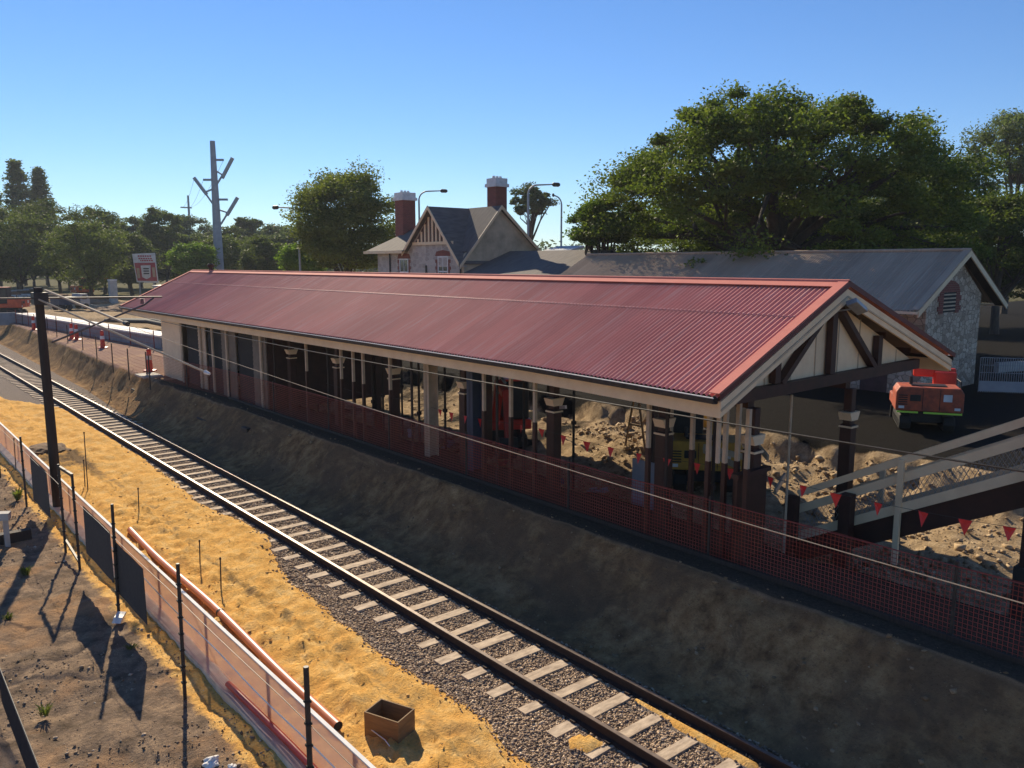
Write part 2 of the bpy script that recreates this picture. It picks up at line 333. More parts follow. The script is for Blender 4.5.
def height(X, Y):
    X = np.asarray(X, float); Y = np.asarray(Y, float)
    z = -.195+0*X
    # left verge, rough dirt
    left = 1-sstep(3.7, 4.4, X)
    z = z+left*(.10+.07*fbm(X*.9, Y*.9, 1)+.05*fbm(X*4, Y*4, 2, 3)+.06*np.abs(fbm(X*5, Y*4.4, 3, 5, .65)))
    # sand bed with spoil ridge and digger marks
    be = ballast_edge(Y); sand = sstep(3.9, 4.4, X)*(1-sstep(-.35, .12, X-be))
    z = z+sand*(.125+.06*fbm(X*.8, Y*.5, 21)+.075*fbm(X*3.1, Y*2.1, 22, 5, .7)+.05*fbm(X*8, Y*6.5, 24, 3, .7)+.05*np.exp(-((X-5.15+.15*np.sin(Y*.35))/.22)**2)*(.6+fbm(X*3, Y*3, 9, 3)))
    z = z+sand*(1-sstep(5.3, 6.0, X+.3*fbm(X, Y*.6, 26, 3)))*(.10*np.abs(fbm(X*4.5, Y*3.6, 27, 5, .68))-.02)+sand*.035*np.exp(-((X-5.62-.12*np.sin(Y*.6))/.12)**2)*(1+3*fbm(X*7, Y*7, 28, 3))
    z = z+sand*.012*np.sin(Y*34+2*fbm(X, Y, 29, 2))*np.exp(-((X-6.05)/.10)**2)
    tr = np.exp(-((X-5.75+.1*np.sin(Y*.5))/.16)**2); z = z-sand*tr*.025*(1+2*fbm(X*6, Y*5, 30, 3))
    z = z+.075*spill(X, Y)
    # bank up to the platform level
    f = foot(Y)+.12*fbm(Y*.5, Y*0+1, 41, 3); t = top(Y)+.14*fbm(Y*.8, Y*0+7, 42, 4)
    u = np.clip((X-f)/(t-f), 0, 1)
    prof = np.where(u < .5, .62*u, .31+1.38*(u-.5)); prof = .6*prof+.4*u
    z = z+prof*1.295+.09*sstep(8.72, 8.9, X)*(1-sstep(30, 36, Y))*(X < 12)*np.clip(1-u*3, 0, 1)
    b = sstep(0, .2, u)*(1-sstep(.85, 1.08, (X-f)/(t-f)))
    z = z+b*(.16*fbm(X*.8, Y*.45, 51, 4, .5)+.08*np.abs(fbm(X*2.2, Y*3.2, 52, 5, .6))-.06)+.015*fbm(X*5, Y*5, 53, 3)*(X > 9)
    # hand-dug pit under and beside the canopy
    ex = sstep(12.7, 13.3, X+.25*fbm(X*.7, Y*.7, 61))*(1-sstep(20.9, 21.6, X+.9*fbm(Y*.4, X*.2, 62)))*sstep(-6, -3, Y)*(1-sstep(33, 35, Y))
    z = z-ex*(1.05-.10*fbm(X*.8, Y*.8, 63)*2)
    z = z+ex*(.55*np.exp(-((X-19.3)/1.5)**2-((Y-16.0)/4.5)**2)*(1+.6*fbm(X*1.6, Y*1.6, 64, 4))+.30*np.exp(-((X-20.8)/.7)**2)+.10*fbm(X*2.5, Y*2.5, 65, 4))
    # spoil beyond the platform, far left
    m = sstep(16, 17, X)*(1-sstep(40, 60, X))*sstep(44, 50, Y)*(1-sstep(120, 150, Y))
    z = z+m*(.9*np.maximum(fbm(X*.12, Y*.09, 71, 4)+.12, 0)+.15*fbm(X*.7, Y*.7, 72, 3))
    far = sstep(200, 900, np.hypot(X, Y)); z = z*(1-far)+far*1.0
    return z
def axis(segs):
    out = []
    for a, b, s in segs: out += list(np.arange(a, b-1e-6, s))
    return np.array(out)
xs = axis([(-3000, -400, 650), (-400, -60, 85), (-60, -8, 13), (-8, 1.5, .8), (1.5, 11.6, .085), (11.6, 24.6, .22), (24.6, 60, 1.5), (60, 300, 24), (300, 3001, 450)])
ys = axis([(-300, -20, 70), (-20, 1, 1.5), (1, 22, .095), (22, 50, .2), (50, 100, .6), (100, 200, 4), (200, 800, 60), (800, 3601, 400)])
GX, GY = np.meshgrid(xs, ys); GZ = height(GX, GY)
nx, ny = len(xs), len(ys)
idx = np.arange(nx*ny).reshape(ny, nx)
faces = np.stack([idx[:-1, :-1], idx[:-1, 1:], idx[1:, 1:], idx[1:, :-1]], -1).reshape(-1, 4)
def ground_mat():
    m, nt, bs = new_mat('ground'); v = coords(nt)
    def attr(n): a = N(nt, 'ShaderNodeAttribute', attribute_name=n); return a.outputs['Fac']
    nb = noise(nt, v, .55, 6, .6); nm = noise(nt, v, 3.2, 6, .65); nf = noise(nt, v, 24, 5, .7); nff = noise(nt, v, 110, 3, .7)
    def thr(a, k=.5, w=.12):   # soft threshold of an attribute broken up by noise
        ad = N(nt, 'ShaderNodeMath', operation='MULTIPLY_ADD', i_1=k); nt.links.new(nm, ad.inputs[0]); nt.links.new(a, ad.inputs[2])
        mr = N(nt, 'ShaderNodeMapRange'); mr.inputs[1].default_value = .5+k/2-w; mr.inputs[2].default_value = .5+k/2+w; nt.links.new(ad.outputs[0], mr.inputs[0]); return mr.outputs[0]
    dirt = ramp(nt, nm, [(.3, (.12, .088, .06)), (.48, (.25, .18, .125)), (.62, (.40, .28, .18)), (.8, (.54, .39, .26))])
    dirt = mixc(nt, ramp(nt, nb, [(.49, (0, 0, 0)), (.60, (.75, .75, .75))]), dirt, (.52, .30, .15))
    dirt = mixc(nt, ramp(nt, nff, [(.40, (.6, .6, .6)), (.52, (0, 0, 0))]), dirt, (.09, .068, .05))
    sand = ramp(nt, nm, [(.25, (.62, .30, .07)), (.5, (.84, .475, .135)), (.75, (.90, .62, .26))])
    sand = mixc(nt, ramp(nt, nf, [(.36, (.55, .55, .55)), (.52, (0, 0, 0))]), sand, (.42, .24, .085))
    sand = mixc(nt, ramp(nt, nb, [(.58, (0, 0, 0)), (.72, (.55, .55, .55))]), sand, (.33, .22, .12))
    bal = ramp(nt, nff, [(.35, (.07, .058, .05)), (.5, (.22, .18, .15)), (.65, (.42, .35, .29))])
    bank = ramp(nt, nm, [(.30, (.13, .072, .034)), (.45, (.28, .160, .073)), (.6, (.41, .25, .115)), (.74, (.54, .35, .165))])
    bank = mixc(nt, ramp(nt, nb, [(.45, (0, 0, 0)), (.6, (.8, .8, .8))]), bank, (.18, .112, .064))
    bank = mixc(nt, ramp(nt, nf, [(.55, (0, 0, 0)), (.7, (.5, .5, .5))]), bank, (.05, .04, .03))
    bank = mixc(nt, ramp(nt, noise(nt, v, 1.7, 9, .72, .9), [(.52, (0, 0, 0)), (.60, (.5, .5, .5))]), bank, (.13, .085, .05))
    bank = mixc(nt, ramp(nt, noise(nt, coords(nt, (1.6, .5, 1)), 1.1, 7, .7, .5), [(.56, (0, 0, 0)), (.68, (.4, .4, .4))]), bank, (.52, .34, .17))
    pave = ramp(nt, nf, [(.3, (.27, .165, .125)), (.7, (.40, .26, .20))]); pave = mixc(nt, ramp(nt, nb, [(.5, (0, 0, 0)), (.65, (.6, .6, .6))]), pave, (.52, .34, .20))
    asph = mixc(nt, attr('yard'), ramp(nt, nf, [(.3, (.060, .045, .032)), (.7, (.115, .085, .06))]), ramp(nt, nf, [(.3, (.010, .009, .008)), (.7, (.022, .019, .016))]))  # second ramp: yard asphalt near black, tree shade put into its colour
    pit = ramp(nt, nm, [(.3, (.22, .15, .085)), (.5, (.42, .30, .175)), (.7, (.56, .42, .26))])
    pit = mixc(nt, ramp(nt, nf, [(.35, (.5, .5, .5)), (.5, (0, 0, 0))]), pit, (.16, .11, .07))
    tread = ramp(nt, nf, [(.35, (.12, .08, .045)), (.65, (.30, .19, .09))])
    grass = ramp(nt, nm, [(.3, (.07, .075, .03)), (.7, (.15, .125, .06))])
    c = mixc(nt, thr(attr('far')), dirt, grass)
    c = mixc(nt, thr(attr('asphalt'), .1), c, asph)
    c = mixc(nt, thr(attr('pave'), .2), c, pave)
    c = mixc(nt, thr(attr('bank'), .4, .2), c, bank)
    c = mixc(nt, thr(attr('pit'), .4), c, pit)
    c = mixc(nt, thr(attr('sand'), .9, .1), c, sand)
    c = mixc(nt, thr(attr('tread'), 1.0, .16), c, tread)
    c = mixc(nt, thr(attr('ballast'), .35, .06), c, bal)
    nt.links.new(c, bs.inputs['Base Color']); bs.inputs['Roughness'].default_value = 1.0; bs.inputs['Specular IOR Level'].default_value = .04
    n9 = noise(nt, v, 11, 5, .75, .4); ad = N(nt, 'ShaderNodeMath', operation='MULTIPLY_ADD', i_1=.45); nt.links.new(nff, ad.inputs[0]); nt.links.new(nf, ad.inputs[2])
    a2 = N(nt, 'ShaderNodeMath', operation='MULTIPLY_ADD', i_1=1.6); nt.links.new(n9, a2.inputs[0]); nt.links.new(ad.outputs[0], a2.inputs[2])
    bump(nt, bs, a2.outputs[0], .65, .05); return m
ground = np_mesh('ground', np.stack([GX, GY, GZ], -1).reshape(-1, 3), faces, ground_mat(), smooth=True)
tag(ground, kind='structure')
def att(name, a):
    at = ground.data.attributes.new(name, 'FLOAT', 'POINT'); at.data.foreach_set('value', np.ascontiguousarray(np.broadcast_to(a, GX.shape), dtype=np.float32).ravel())
be = ballast_edge(GY)
att('ballast', np.clip(.5+(GX-be)/.6, 0, 1)*(GX < foot(GY)+.2)*(1-sstep(foot(GY)-.35, foot(GY)-.05, GX))*(GY < 400)*(1-spill(GX, GY)))
att('sand', np.clip(sstep(3.0, 3.95, GX)*1.15-.0, 0, 1.1)*(1-sstep(8.6, 8.8, GX))*(1-sstep(33, 50, GY)*.55)*(GY < 160)+spill(GX, GY))
att('tread', .42*np.exp(-((GX-5.75+.1*np.sin(GY*.5))/.2)**2)*(GY < 30)*(GY > 5)+.6*np.exp(-((GX-5.0)/1.1)**2-((GY-29)/3)**2))
att('bank', sstep(8.6, 8.85, GX)*(1-sstep(-.15, .1, GX-top(GY)))*(GY < 200))
att('pave', sstep(-.2, .1, GX-top(GY))*(1-sstep(15.2, 15.6, GX))*sstep(37, 38.5, GY)*(1-sstep(85, 90, GY)))
asph = sstep(-.1, .1, GX-top(GY))*(1-sstep(12.6, 13.2, GX))*(1-sstep(36, 37.5, GY))
asph = np.maximum(asph, sstep(12.8, 13.2, GX)*sstep(19, 20, GY)*(GY < 40)); asph = np.maximum(asph, sstep(21.2, 21.9, GX)*(1-sstep(80, 90, GX))*(GY < 43)*(GY > -40))
att('asphalt', asph)
att('yard', sstep(12.5, 13.5, GX))  # where the asphalt colour carries the shade
att('pit', np.maximum(sstep(12.6, 13.2, GX)*(1-sstep(21.2, 22, GX))*(GY > -8)*(GY < 36)*(1-.40*sstep(18.5, 20.5, GY)*(.7+2*np.abs(fbm(GX*.3, GY*.35, 88, 2)))), sstep(15.2, 15.8, GX)*(1-sstep(40, 60, GX))*sstep(42, 46, GY)*(1-sstep(110, 140, GY))))
att('far', sstep(60, 100, np.hypot(GX-20, GY-40)))
def hz(x, y): return float(height(np.array([x]), np.array([y]))[0])

# ------------------------------------------------------------------ scattered stones (stuff)
OCT_V = np.array([(1, 0, 0), (-1, 0, 0), (0, 1, 0), (0, -1, 0), (0, 0, 1), (0, 0, -1)], float)
OCT_F = np.array([(0, 2, 4), (2, 1, 4), (1, 3, 4), (3, 0, 4), (2, 0, 5), (1, 2, 5), (3, 1, 5), (0, 3, 5)])
CUBE_V = np.array([(x, y, z) for z in (-1, 1) for y in (-1, 1) for x in (-1, 1)], float)*.62
CUBE_F = np.array([(0, 2, 3), (0, 3, 1), (4, 5, 7), (4, 7, 6), (0, 1, 5), (0, 5, 4), (2, 6, 7), (2, 7, 3), (0, 4, 6), (0, 6, 2), (1, 3, 7), (1, 7, 5)])
def stones(name, X, Y, size, mat, label, cat, sink=.2, flat=.75, zoff=0, base=None, Z=None):
    n = len(X); bv, bf = (CUBE_V, CUBE_F) if base == 'cube' else (OCT_V, OCT_F); k = len(bv)
    a = RNG.normal(size=(n, 3)); a /= np.linalg.norm(a, axis=1)[:, None]; b = RNG.normal(size=(n, 3)); b -= a*(a*b).sum(1)[:, None]; b /= np.linalg.norm(b, axis=1)[:, None]
    c = np.cross(a, b); s = size*RNG.uniform(.55, 1.25, n)
    V = np.broadcast_to(bv, (n, k, 3))*RNG.uniform(.65, 1.3, (n, k, 1))*RNG.uniform(.6, 1.25, (n, 1, 3))
    P = (V[:, :, 0:1]*a[:, None]+V[:, :, 1:2]*b[:, None]+V[:, :, 2:3]*c[:, None])*s[:, None, None]
    P[:, :, 2] *= flat
    zz = (height(X, Y) if Z is None else Z)+s*(.5-sink)*flat+zoff
    P += np.stack([X, Y, zz], -1)[:, None]
    F = (bf[None]+(np.arange(n)*k)[:, None, None]).reshape(-1, 3)
    o = np_mesh(name, P.reshape(-1, 3), F, mat); return tag(o, label, cat, kind='stuff')
bx, by = [], []
for y0, y1, dens in ((2.5, 9, 1500), (9, 14, 1100), (14, 20, 650), (20, 30, 260)):
    n = int((y1-y0)*3.6*dens); X = RNG.uniform(5.9, 9.5, n); Y = RNG.uniform(y0, y1, n)
    k = (X > ballast_edge(Y)-.02+.25*(RNG.random(n)**4)*np.sign(RNG.random(n)-.5)) & (X < 8.85) & (spill(X, Y) < .5+RNG.random(n)*.3)
    bx.append(X[k]); by.append(Y[k])
bx = np.concatenate(bx); by = np.concatenate(by)
stones('ballast', bx, by, .026+.006*(by > 14), M['ballast'], 'grey and brown crushed stone ballast between and beside the rails', 'ballast', .1)
n = 3000; X = RNG.uniform(4.35, 7.3, n); Y = 3+25*RNG.random(n)**1.3; k = (X < ballast_edge(Y)) & (fbm(X*1.3, Y*1.3, 91, 3)+RNG.random(n)*.3 > .12)
stones('sand_clods', X[k], Y[k], .014+.035*RNG.random(k.sum())**5, M['clod'], 'loose lumps of yellow sand along the dug-over strip', 'sand', .55, .5)
n = 34000; X = RNG.uniform(-1.5, 3.8, n); Y = 3+27*RNG.random(n)**1.4; k = fbm(X*.7, Y*.7, 93, 3)+RNG.random(n)*.4 > .12
stones('gravel', X[k], Y[k], .009+.030*RNG.random(k.sum())**7, M['dirtstone'], 'loose grey gravel scattered over the brown verge', 'gravel', .25)
n = 24000; X = RNG.uniform(13, 21.4, n); Y = RNG.uniform(1, 34, n); k = (fbm(X*.5, Y*.5, 95, 3)+RNG.random(n)*.5 > .05) & ((Y < 19.5) | (RNG.random(n) < .15))
stones('rubble', X[k], Y[k], .02+.12*RNG.random(k.sum())**6, M['rubble'], 'broken tan rubble and clods filling the pit under the canopy', 'rubble', .2)
n = 5000; X = RNG.uniform(8.9, 10.9, n); Y = 2+44*RNG.random(n)
stones('bank_clods', X, Y, .009+.045*RNG.random(n)**8, M['soil'], 'clods of soil on the cut bank below the mesh fence', 'soil', .3)

# ------------------------------------------------------------------ railway track
track = thing('railway_track', 'single railway track with rusty steel rails on pale weathered sleepers', 'railway track', (8.03, 0, -.14))
def rail_prof(xc):
    h = .0
    return [(xc-.07, -.165), (xc+.07, -.165), (xc+.07, -.15), (xc+.012, -.135), (xc+.012, -.042), (xc+.036, -.034), (xc+.036, -.004), (xc-.036, -.004), (xc-.036, -.034), (xc-.012, -.042), (xc-.012, -.135), (xc-.07, -.15)]
for xc in (7.46, 8.60):
    r = MB().prism(rail_prof(xc), 'y', -8, 260).build('rail', M['rust_rail'], track)
    MB().box(xc-.031, xc+.031, -8, 260, -.004, .0).build('running_surface', M['rail_head'], r)
sl_mb = MB()
def sleeper_mb(y, mb):
    j = random.uniform(-.05, .05); w_ = .098+random.uniform(-.010, .010); a = random.uniform(-.02, .02)
    T = Matrix.Translation((8.0+j, y, 0)) @ Matrix.Rotation(a, 4, 'Z')
    x0, x1 = -1.04+random.uniform(-.04, .03), 1.0; n = 6; vs_ = []; 
    for i in range(n+1):
        x = x0+(x1-x0)*i/n; d = random.uniform(-.006, .006)
        for yy, zz in ((-w_+d, -.30), (w_+d, -.30), (w_+d, -.158+random.uniform(-.006, .001)), (-w_+d, -.158+random.uniform(-.006, .001))): vs_.append(T @ Vector((x, yy, zz)))
    fs = [(0, 1, 2, 3), (4*n+3, 4*n+2, 4*n+1, 4*n)]
    for i in range(n):
        for k in range(4): fs.append((4*i+k, 4*i+(k+1) % 4, 4*i+4+(k+1) % 4, 4*i+4+k))
    mb.add(vs_, fs)
    return mb
ysl = [2.11+.66*i for i in range(240)]
for i, y in enumerate(ysl):
    if i < 100:
        s_ = sleeper_mb(y, MB()).build('sleeper', M['sleeper'], track)
        if y < 16:
            for xc in (7.46, 8.60):
                for sx in (-1, 1): MB().box(xc+sx*.085-.032, xc+sx*.085+.032, y-.045, y+.045, -.172, -.125).build('rail_clip', M['rust_rail'], s_)
    else: sleeper_mb(y, sl_mb)
o = sl_mb.build('far_sleepers', M['sleeper'], track); tag(o, kind='stuff')

# ------------------------------------------------------------------ platform canopy (red roof)
can = thing('platform_canopy', 'long open station canopy with red corrugated gable roof and cream fascia', 'station canopy', (15.15, 25, 1.1))
YN, YF = 7.40, 43.0
RX, RZ = 14.47, 5.82
def eaveL(y): return float(np.interp(y, [7.4, 9.55, 12.4, 19.1, 28.6, 42], [10.55, 10.72, 10.9, 10.98, 10.9, 10.89]))
EZ = 4.12; XR = 19.55
def roof_pt(t, y, side):   # t 0 ridge .. 1 eave
    ex = eaveL(y) if side < 0 else XR
    return np.array([RX+(ex-RX)*t, y, RZ+(EZ-RZ)*t])
def corr_sheet(t0, t1, side, lift, y0, y1, pitch=.108, amp=.020, ptf=roof_pt, nper=6, sag=0):
    n = int((y1-y0)/pitch*nper); ys_ = np.linspace(y0, y1, n+1)
    rows = []
    for t in (t0, (t0+t1)/2, t1):
        P = np.array([ptf(t, y, side) for y in ys_]); P[:, 2] += lift+amp*np.cos(2*np.pi*(ys_-y0)/pitch)
        rows.append(P)
    V = np.concatenate(rows); m = n+1; f = []
    for r_ in range(2):
        a = np.arange(n)+r_*m; f.append(np.stack([a, a+1, a+1+m, a+m], -1))
    return V, np.concatenate(f)
def np_part(name, V, F, mat, parent, smooth=True):
    return np_mesh(name, V-np.array(WPOS[parent.name]), F, mat, parent, smooth)
for side, nm in ((-1, 'track side'), (1, 'far side')):
    V, F = corr_sheet(.0, .34, side, .007, YN, YF); np_part('upper_roof_sheet', V, F, M['red_roof'], can)
    V, F = corr_sheet(.32, 1.0, side, .0, YN, YF); np_part('lower_roof_sheet', V, F, M['red_roof'], can)
# pale lapped lip where the upper sheets end
lip = MB()
pts = [roof_pt(.342, y, -1)+np.array([0, 0, .016+.0195*math.cos(2*math.pi*(y-YN)/.108)]) for y in np.arange(YN+.1, YF, .018)]
nn = len(pts); vsl = [(p[0], p[1], p[2]) for p in pts]+[(p[0]+.055, p[1], p[2]+.024) for p in pts]
lip.add(vsl, [(i, i+1, i+1+nn, i+nn) for i in range(nn-1)]).build('sheet_lap', M['lap'], can, fix=False)
# ridge cap and barge caps: folded flashings
mb = MB(); 
for sd in (-1, 1):
    a = roof_pt(0, YN, sd); b = roof_pt(.055, YN, sd); c = roof_pt(.055, YF, sd); d = roof_pt(0, YF, sd); u = np.array([0, 0, .065])
    mb.add([a+u, b+u, c+u, d+u, a+u-[0, 0, .012], b+u-[0, 0, .012], c+u-[0, 0, .012], d+u-[0, 0, .012]], [(0, 1, 2, 3), (7, 6, 5, 4), (1, 5, 6, 2), (0, 4, 5, 1)])
mb.tube([(RX, YN, RZ+.06), (RX, YF, RZ+.06)], .035, 8); mb.build('ridge_cap', M['red_cap'], can)
for yb, s in ((YN, 1), (YF, -1)):
    for sd in (-1, 1):
        mb = MB(); ex = eaveL(yb) if sd < 0 else XR
        a = Vector((RX, yb, RZ+.075)); b = Vector((ex+sd*.02, yb, EZ+.06))
        w_ = .20
        a2 = a+Vector((0, s*w_, 0)); b2 = b+Vector((0, s*w_, 0)); dn = Vector((0, 0, -.012))
        mb.add([a, b, b2, a2, a+dn, b+dn, b2+dn, a2+dn], [(0, 1, 2, 3), (4, 7, 6, 5), (0, 4, 5, 1), (3, 2, 6, 7), (1, 5, 6, 2)]).build('barge_cap', M['red_cap'], can)
        mb = MB(); y_ = yb-s*.012; dn = Vector((0, 0, -.10)); 
        a = Vector((RX, y_, RZ+.066)); b = Vector((ex+sd*.02, y_, EZ+.05)); o_ = Vector((0, -s*.012, 0))
        mb.add([a, b, b+dn, a+dn, a+o_, b+o_, b+dn+o_, a+dn+o_], [(0, 1, 2, 3), (7, 6, 5, 4), (0, 4, 5, 1), (3, 2, 6, 7), (1, 5, 6, 2)]).build('barge_edge', M['dark_red'], can)
        mb = MB(); y_ = yb+s*.02; a = Vector((RX, y_, RZ-.08)); b = Vector((ex-sd*.06, y_, EZ-.09)); dn = Vector((0, 0, -.26)); o_ = Vector((0, s*.05, 0))
        mb.add([a, b, b+dn, a+dn, a+o_, b+o_, b+dn+o_, a+dn+o_], [(0, 1, 2, 3), (7, 6, 5, 4), (0, 4, 5, 1), (3, 2, 6, 7), (1, 5, 6, 2)]).build('barge_board', M['cream'], can)
        mb = MB(); a = Vector((RX, y_-s*.011, RZ-.22)); b = Vector((ex-sd*.06, y_-s*.011, EZ-.23))
        mb.bar(a, b, .02, .03).build('barge_moulding', M['cream_grey'], can)
# gutters, fascias (curved like the eave), soffit lining
for side in (-1, 1):
    ysg = np.linspace(YN+.05, YF-.05, 60)
    gx = lambda y: (eaveL(y) if side < 0 else XR)
    mb = MB(); prof = [(-.02, .0), (.10, .0), (.11, -.02), (.10, -.095), (.0, -.105), (-.02, -.09)]
    vs_ = []; fs = []; k = len(prof)
    for i, y in enumerate(ysg):
        for dx, dz in prof: vs_.append((gx(y)+side*dx, y, EZ-.015+dz))
        if i:
            for j in range(1, k): b0 = (i-1)*k; fs.append((b0+j, b0+(j+1) % k, b0+k+(j+1) % k, b0+k+j))
    mb.add(vs_, fs).build('gutter', M['steel_dark'], can, fix=False)
    mb = MB(); mb.tube([(gx(y)+side*.105, y, EZ-.014) for y in ysg], .012, 6).build('gutter_lip', M['white'], can)
    for i in range(0, 60-1, 10):
        seg = ysg[i:min(i+11, 60)]; mb = MB()
        for a, b in zip(seg[:-1], seg[1:]):
            xa, xb = gx(a)-side*.08, gx(b)-side*.08; t_ = -side*.04
            mb.add([(xa, a, EZ-.09), (xb, b, EZ-.09), (xb, b, EZ-.36), (xa, a, EZ-.36), (xa+t_, a, EZ-.09), (xb+t_, b, EZ-.09), (xb+t_, b, EZ-.36), (xa+t_, a, EZ-.36)],
                   [(0, 1, 2, 3), (7, 6, 5, 4), (3, 2, 6, 7), (0, 4, 5, 1)])
        mb.build('fascia', M['cream'], can)
# ceiling lining under the sheets
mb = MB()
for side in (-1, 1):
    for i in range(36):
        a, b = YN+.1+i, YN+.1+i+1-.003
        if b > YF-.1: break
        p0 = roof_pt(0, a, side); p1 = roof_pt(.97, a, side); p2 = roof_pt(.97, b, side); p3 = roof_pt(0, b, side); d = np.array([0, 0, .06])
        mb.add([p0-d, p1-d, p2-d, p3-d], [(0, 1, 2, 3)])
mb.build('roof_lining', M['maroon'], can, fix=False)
# trusses: bottom chord, king post, diagonals; the near one shows in the gable
def truss(y, gable=False):
    zc = 4.04; t = .16
    mb = MB(); mb.bar((11.2, y, zc-.05), (18.25, y, zc-.02), .14, .21); mb.build('tie_beam', M['maroon'], can)
    mb = MB(); mb.box(RX-.09, RX+.09, y-.06, y+.06, zc+.08, RZ-.28)
    for s in (-1, 1):
        mb.bar((RX+s*1.75, y, zc+.06), (RX+s*.09, y, RZ-.36), .11, .15, (0, 1, 0))
        mb.box(RX+s*1.90-.085, RX+s*1.90+.085, y-.062, y+.062, zc+.08, zc+.70)
    mb.build('truss_timber', M['maroon'], can)
    if gable:
        for s in (-1, 1):
            mb = MB(); ex = RX+s*3.65
            mb.prism([(RX, zc), (RX, RZ-.24), (ex, zc+.08), (ex+s*.05, zc)], 'y', y+.09, y+.115); mb.build('gable_infill', M['cream'], can)
            for k in (1, 3, 5, 7):
                x = RX+s*k*.42; zt = RZ-.18-(k*.42)/4.1*1.76
                if zt > zc+.1: MB().box(x-.012, x+.012, y+.075, y+.0895, zc+.02, zt).build('cover_strip', M['cream_grey'], can)
truss(YN+.28, True)
for y in (12.8, 19.5, 26.2, 32.9, YF-.4): truss(y)
for k in range(1, 4):
    t = k/4.0
    for s in (-1, 1):
        p = roof_pt(t, YN+.3, s); q = roof_pt(t, YF-.3, s)
        MB().bar((p[0], YN+.45, p[2]-.26), (q[0], YF-.5, q[2]-.26), .07, .12).build('purlin', M['maroon'], can)
for x in (12.05, 15.45):
    MB().box(x-.09, x+.09, YN+.4, YF-.4, 3.72, 3.88).build('long_beam', M['maroon'], can)
# timber columns with cream capitals
def column(x, y, zb, zt=3.73):
    c = MB(); c.box(x-.12, x+.12, y-.12, y+.12, zb, 3.0); c.box(x-.085, x+.085, y-.085, y+.085, 3.0, zt)
    o = c.build('column', M['maroon'], can, bevel=.015)
    m = MB(); 
    m.prism([(-.125, 3.09), (.125, 3.09), (.145, 3.14), (.20, 3.26), (-.20, 3.26), (-.145, 3.14)], 'y', y-.13, y+.13)
    m.v = [(v[0]+x, v[1], v[2]) for v in m.v]
    m.box(x-.14, x+.14, y-.14, y+.14, 2.94, 2.975)
    m.build('capital', M['cream'], o)
for y in (7.74, 9.7, 12.8, 16.1, 19.5, 22.8, 26.2): column(12.05, y, .9)
for y in (7.74, 12.8, 19.5, 26.2, 32.9): column(15.45, y, -.1)
# big dark folded beam under the gable (timber sling) and small fittings
f = MB(); f.box(-.24, .24, -.10, .10, -.05, .05); T = Matrix.Translation((RX+.02, YN-.16, RZ-.40)) @ Matrix.Rotation(R(24), 4, 'Y') @ Matrix.Rotation(R(-25), 4, 'X')
f.v = [tuple(T @ Vector(v)) for v in f.v]; fl = f.build('floodlight', M['galv'], can, bevel=.01)
MB().bar((RX-.02, YN+.2, RZ-.5), (RX-.02, YN-.12, RZ-.44), .03, .03).build('floodlight_bracket', M['galv'], can)
MB().lathe((RX+.05, 40.4, RZ), [(.09, 0), (.09, .22), (.16, .24), (.17, .34), (.08, .42)], 12).build('roof_vent', M['rust_rail'], can)
mb = MB(); mb.tube([(10.72, YN+.12, 4.0), (10.8, YN+.2, 3.84), (10.9, YN+.24, 3.68), (10.9, YN+.24, 2.95)], .04, 8).build('downpipe', M['cream_grey'], can)
MB().tube([(13.7, 8.0, 3.75), (13.7, 8.0, .2)], .025, 6).build('conduit', M['cream_grey'], can)

# cream temporary props along the track-side eave
pr0 = thing('timber_prop', 'cream timber prop under the near corner of the red canopy', 'prop', (0, 0, 0), group='cream props under the canopy eave')
MB().box(-.035, .035, -.035, .035, 2.80, 3.82).build('post', M['cream_grey'], pr0)
MB().box(-.04, .04, -.04, .04, 0, 2.798).build('painted_foot', M['maroon'], pr0)
WPOS[pr0.name] = Vector((0, 0, 0))
props = []
for px, py in ((709, 440), (725.5, 440), (738, 440), (748, 440), (693, 420), (649, 420), (671, 420), (535, 410), (511, 410), (484, 400), (390, 370), (363, 362), (353, 360), (341, 358), (306, 350)):
    xx = {725.5: 11.5, 738: 11.8, 748: 11.45, 693: 11.9, 671: 12.6}.get(px, 11.4); p = on_x(px, py, xx); props.append((xx, p.y))
for i, (x, y) in enumerate(props):
    lab = ['cream timber prop under the near corner of the red canopy', 'cream prop second from the near canopy corner', 'thin cream prop third from the near canopy corner', 'cream prop under the gable beam beside the first capital',
           'thin cream prop in front of the yellow digger', 'tall thin prop beside the red-capped rubble heap', 'bent-looking prop left of the dark pier', 'cream prop left of the rubble heap', 'cream prop right of the orange machine', 'cream prop left of the orange machine',
           'cream prop nearest the wide grey steel column', 'right one of two close props mid canopy', 'left one of two close props mid canopy', 'cream prop beside the far lit sand patch', 'cream prop nearest the boarded station room'][i]
    if i == 0: pr0.location = (x, y, 0); 
    else: dup(pr0, (x, y, 0), 0, lab)
for i, px in enumerate((276, 287, 297, 318, 329, 373, 383, 402, 412, 419, 445, 461, 497, 524, 548, 574, 668, 716)):
    xx = (11.5, 12.6, 13.4, 15.0)[i % 4]; p = on_x(px, 400, xx)
    if i == 0:
        sp0 = thing('slim_prop', 'slim dark brown prop in the row under the red canopy', 'prop', (0, 0, 0), group='slim dark props under the canopy')
        MB().tube([(0, 0, .1), (0, 0, 3.78)], .035, 8).build('tube', M['darkwood'], sp0); MB().box(-.09, .09, -.09, .09, 3.78, 3.80).build('head_plate', M['darkwood'], sp0); MB().box(-.05, .05, -.05, .05, 1.9, 2.0).build('collar', M['rust_rail'], sp0)
        sp0.location = (xx, p.y, 0)
    else: dup(sp0, (xx, p.y, 0), 0)
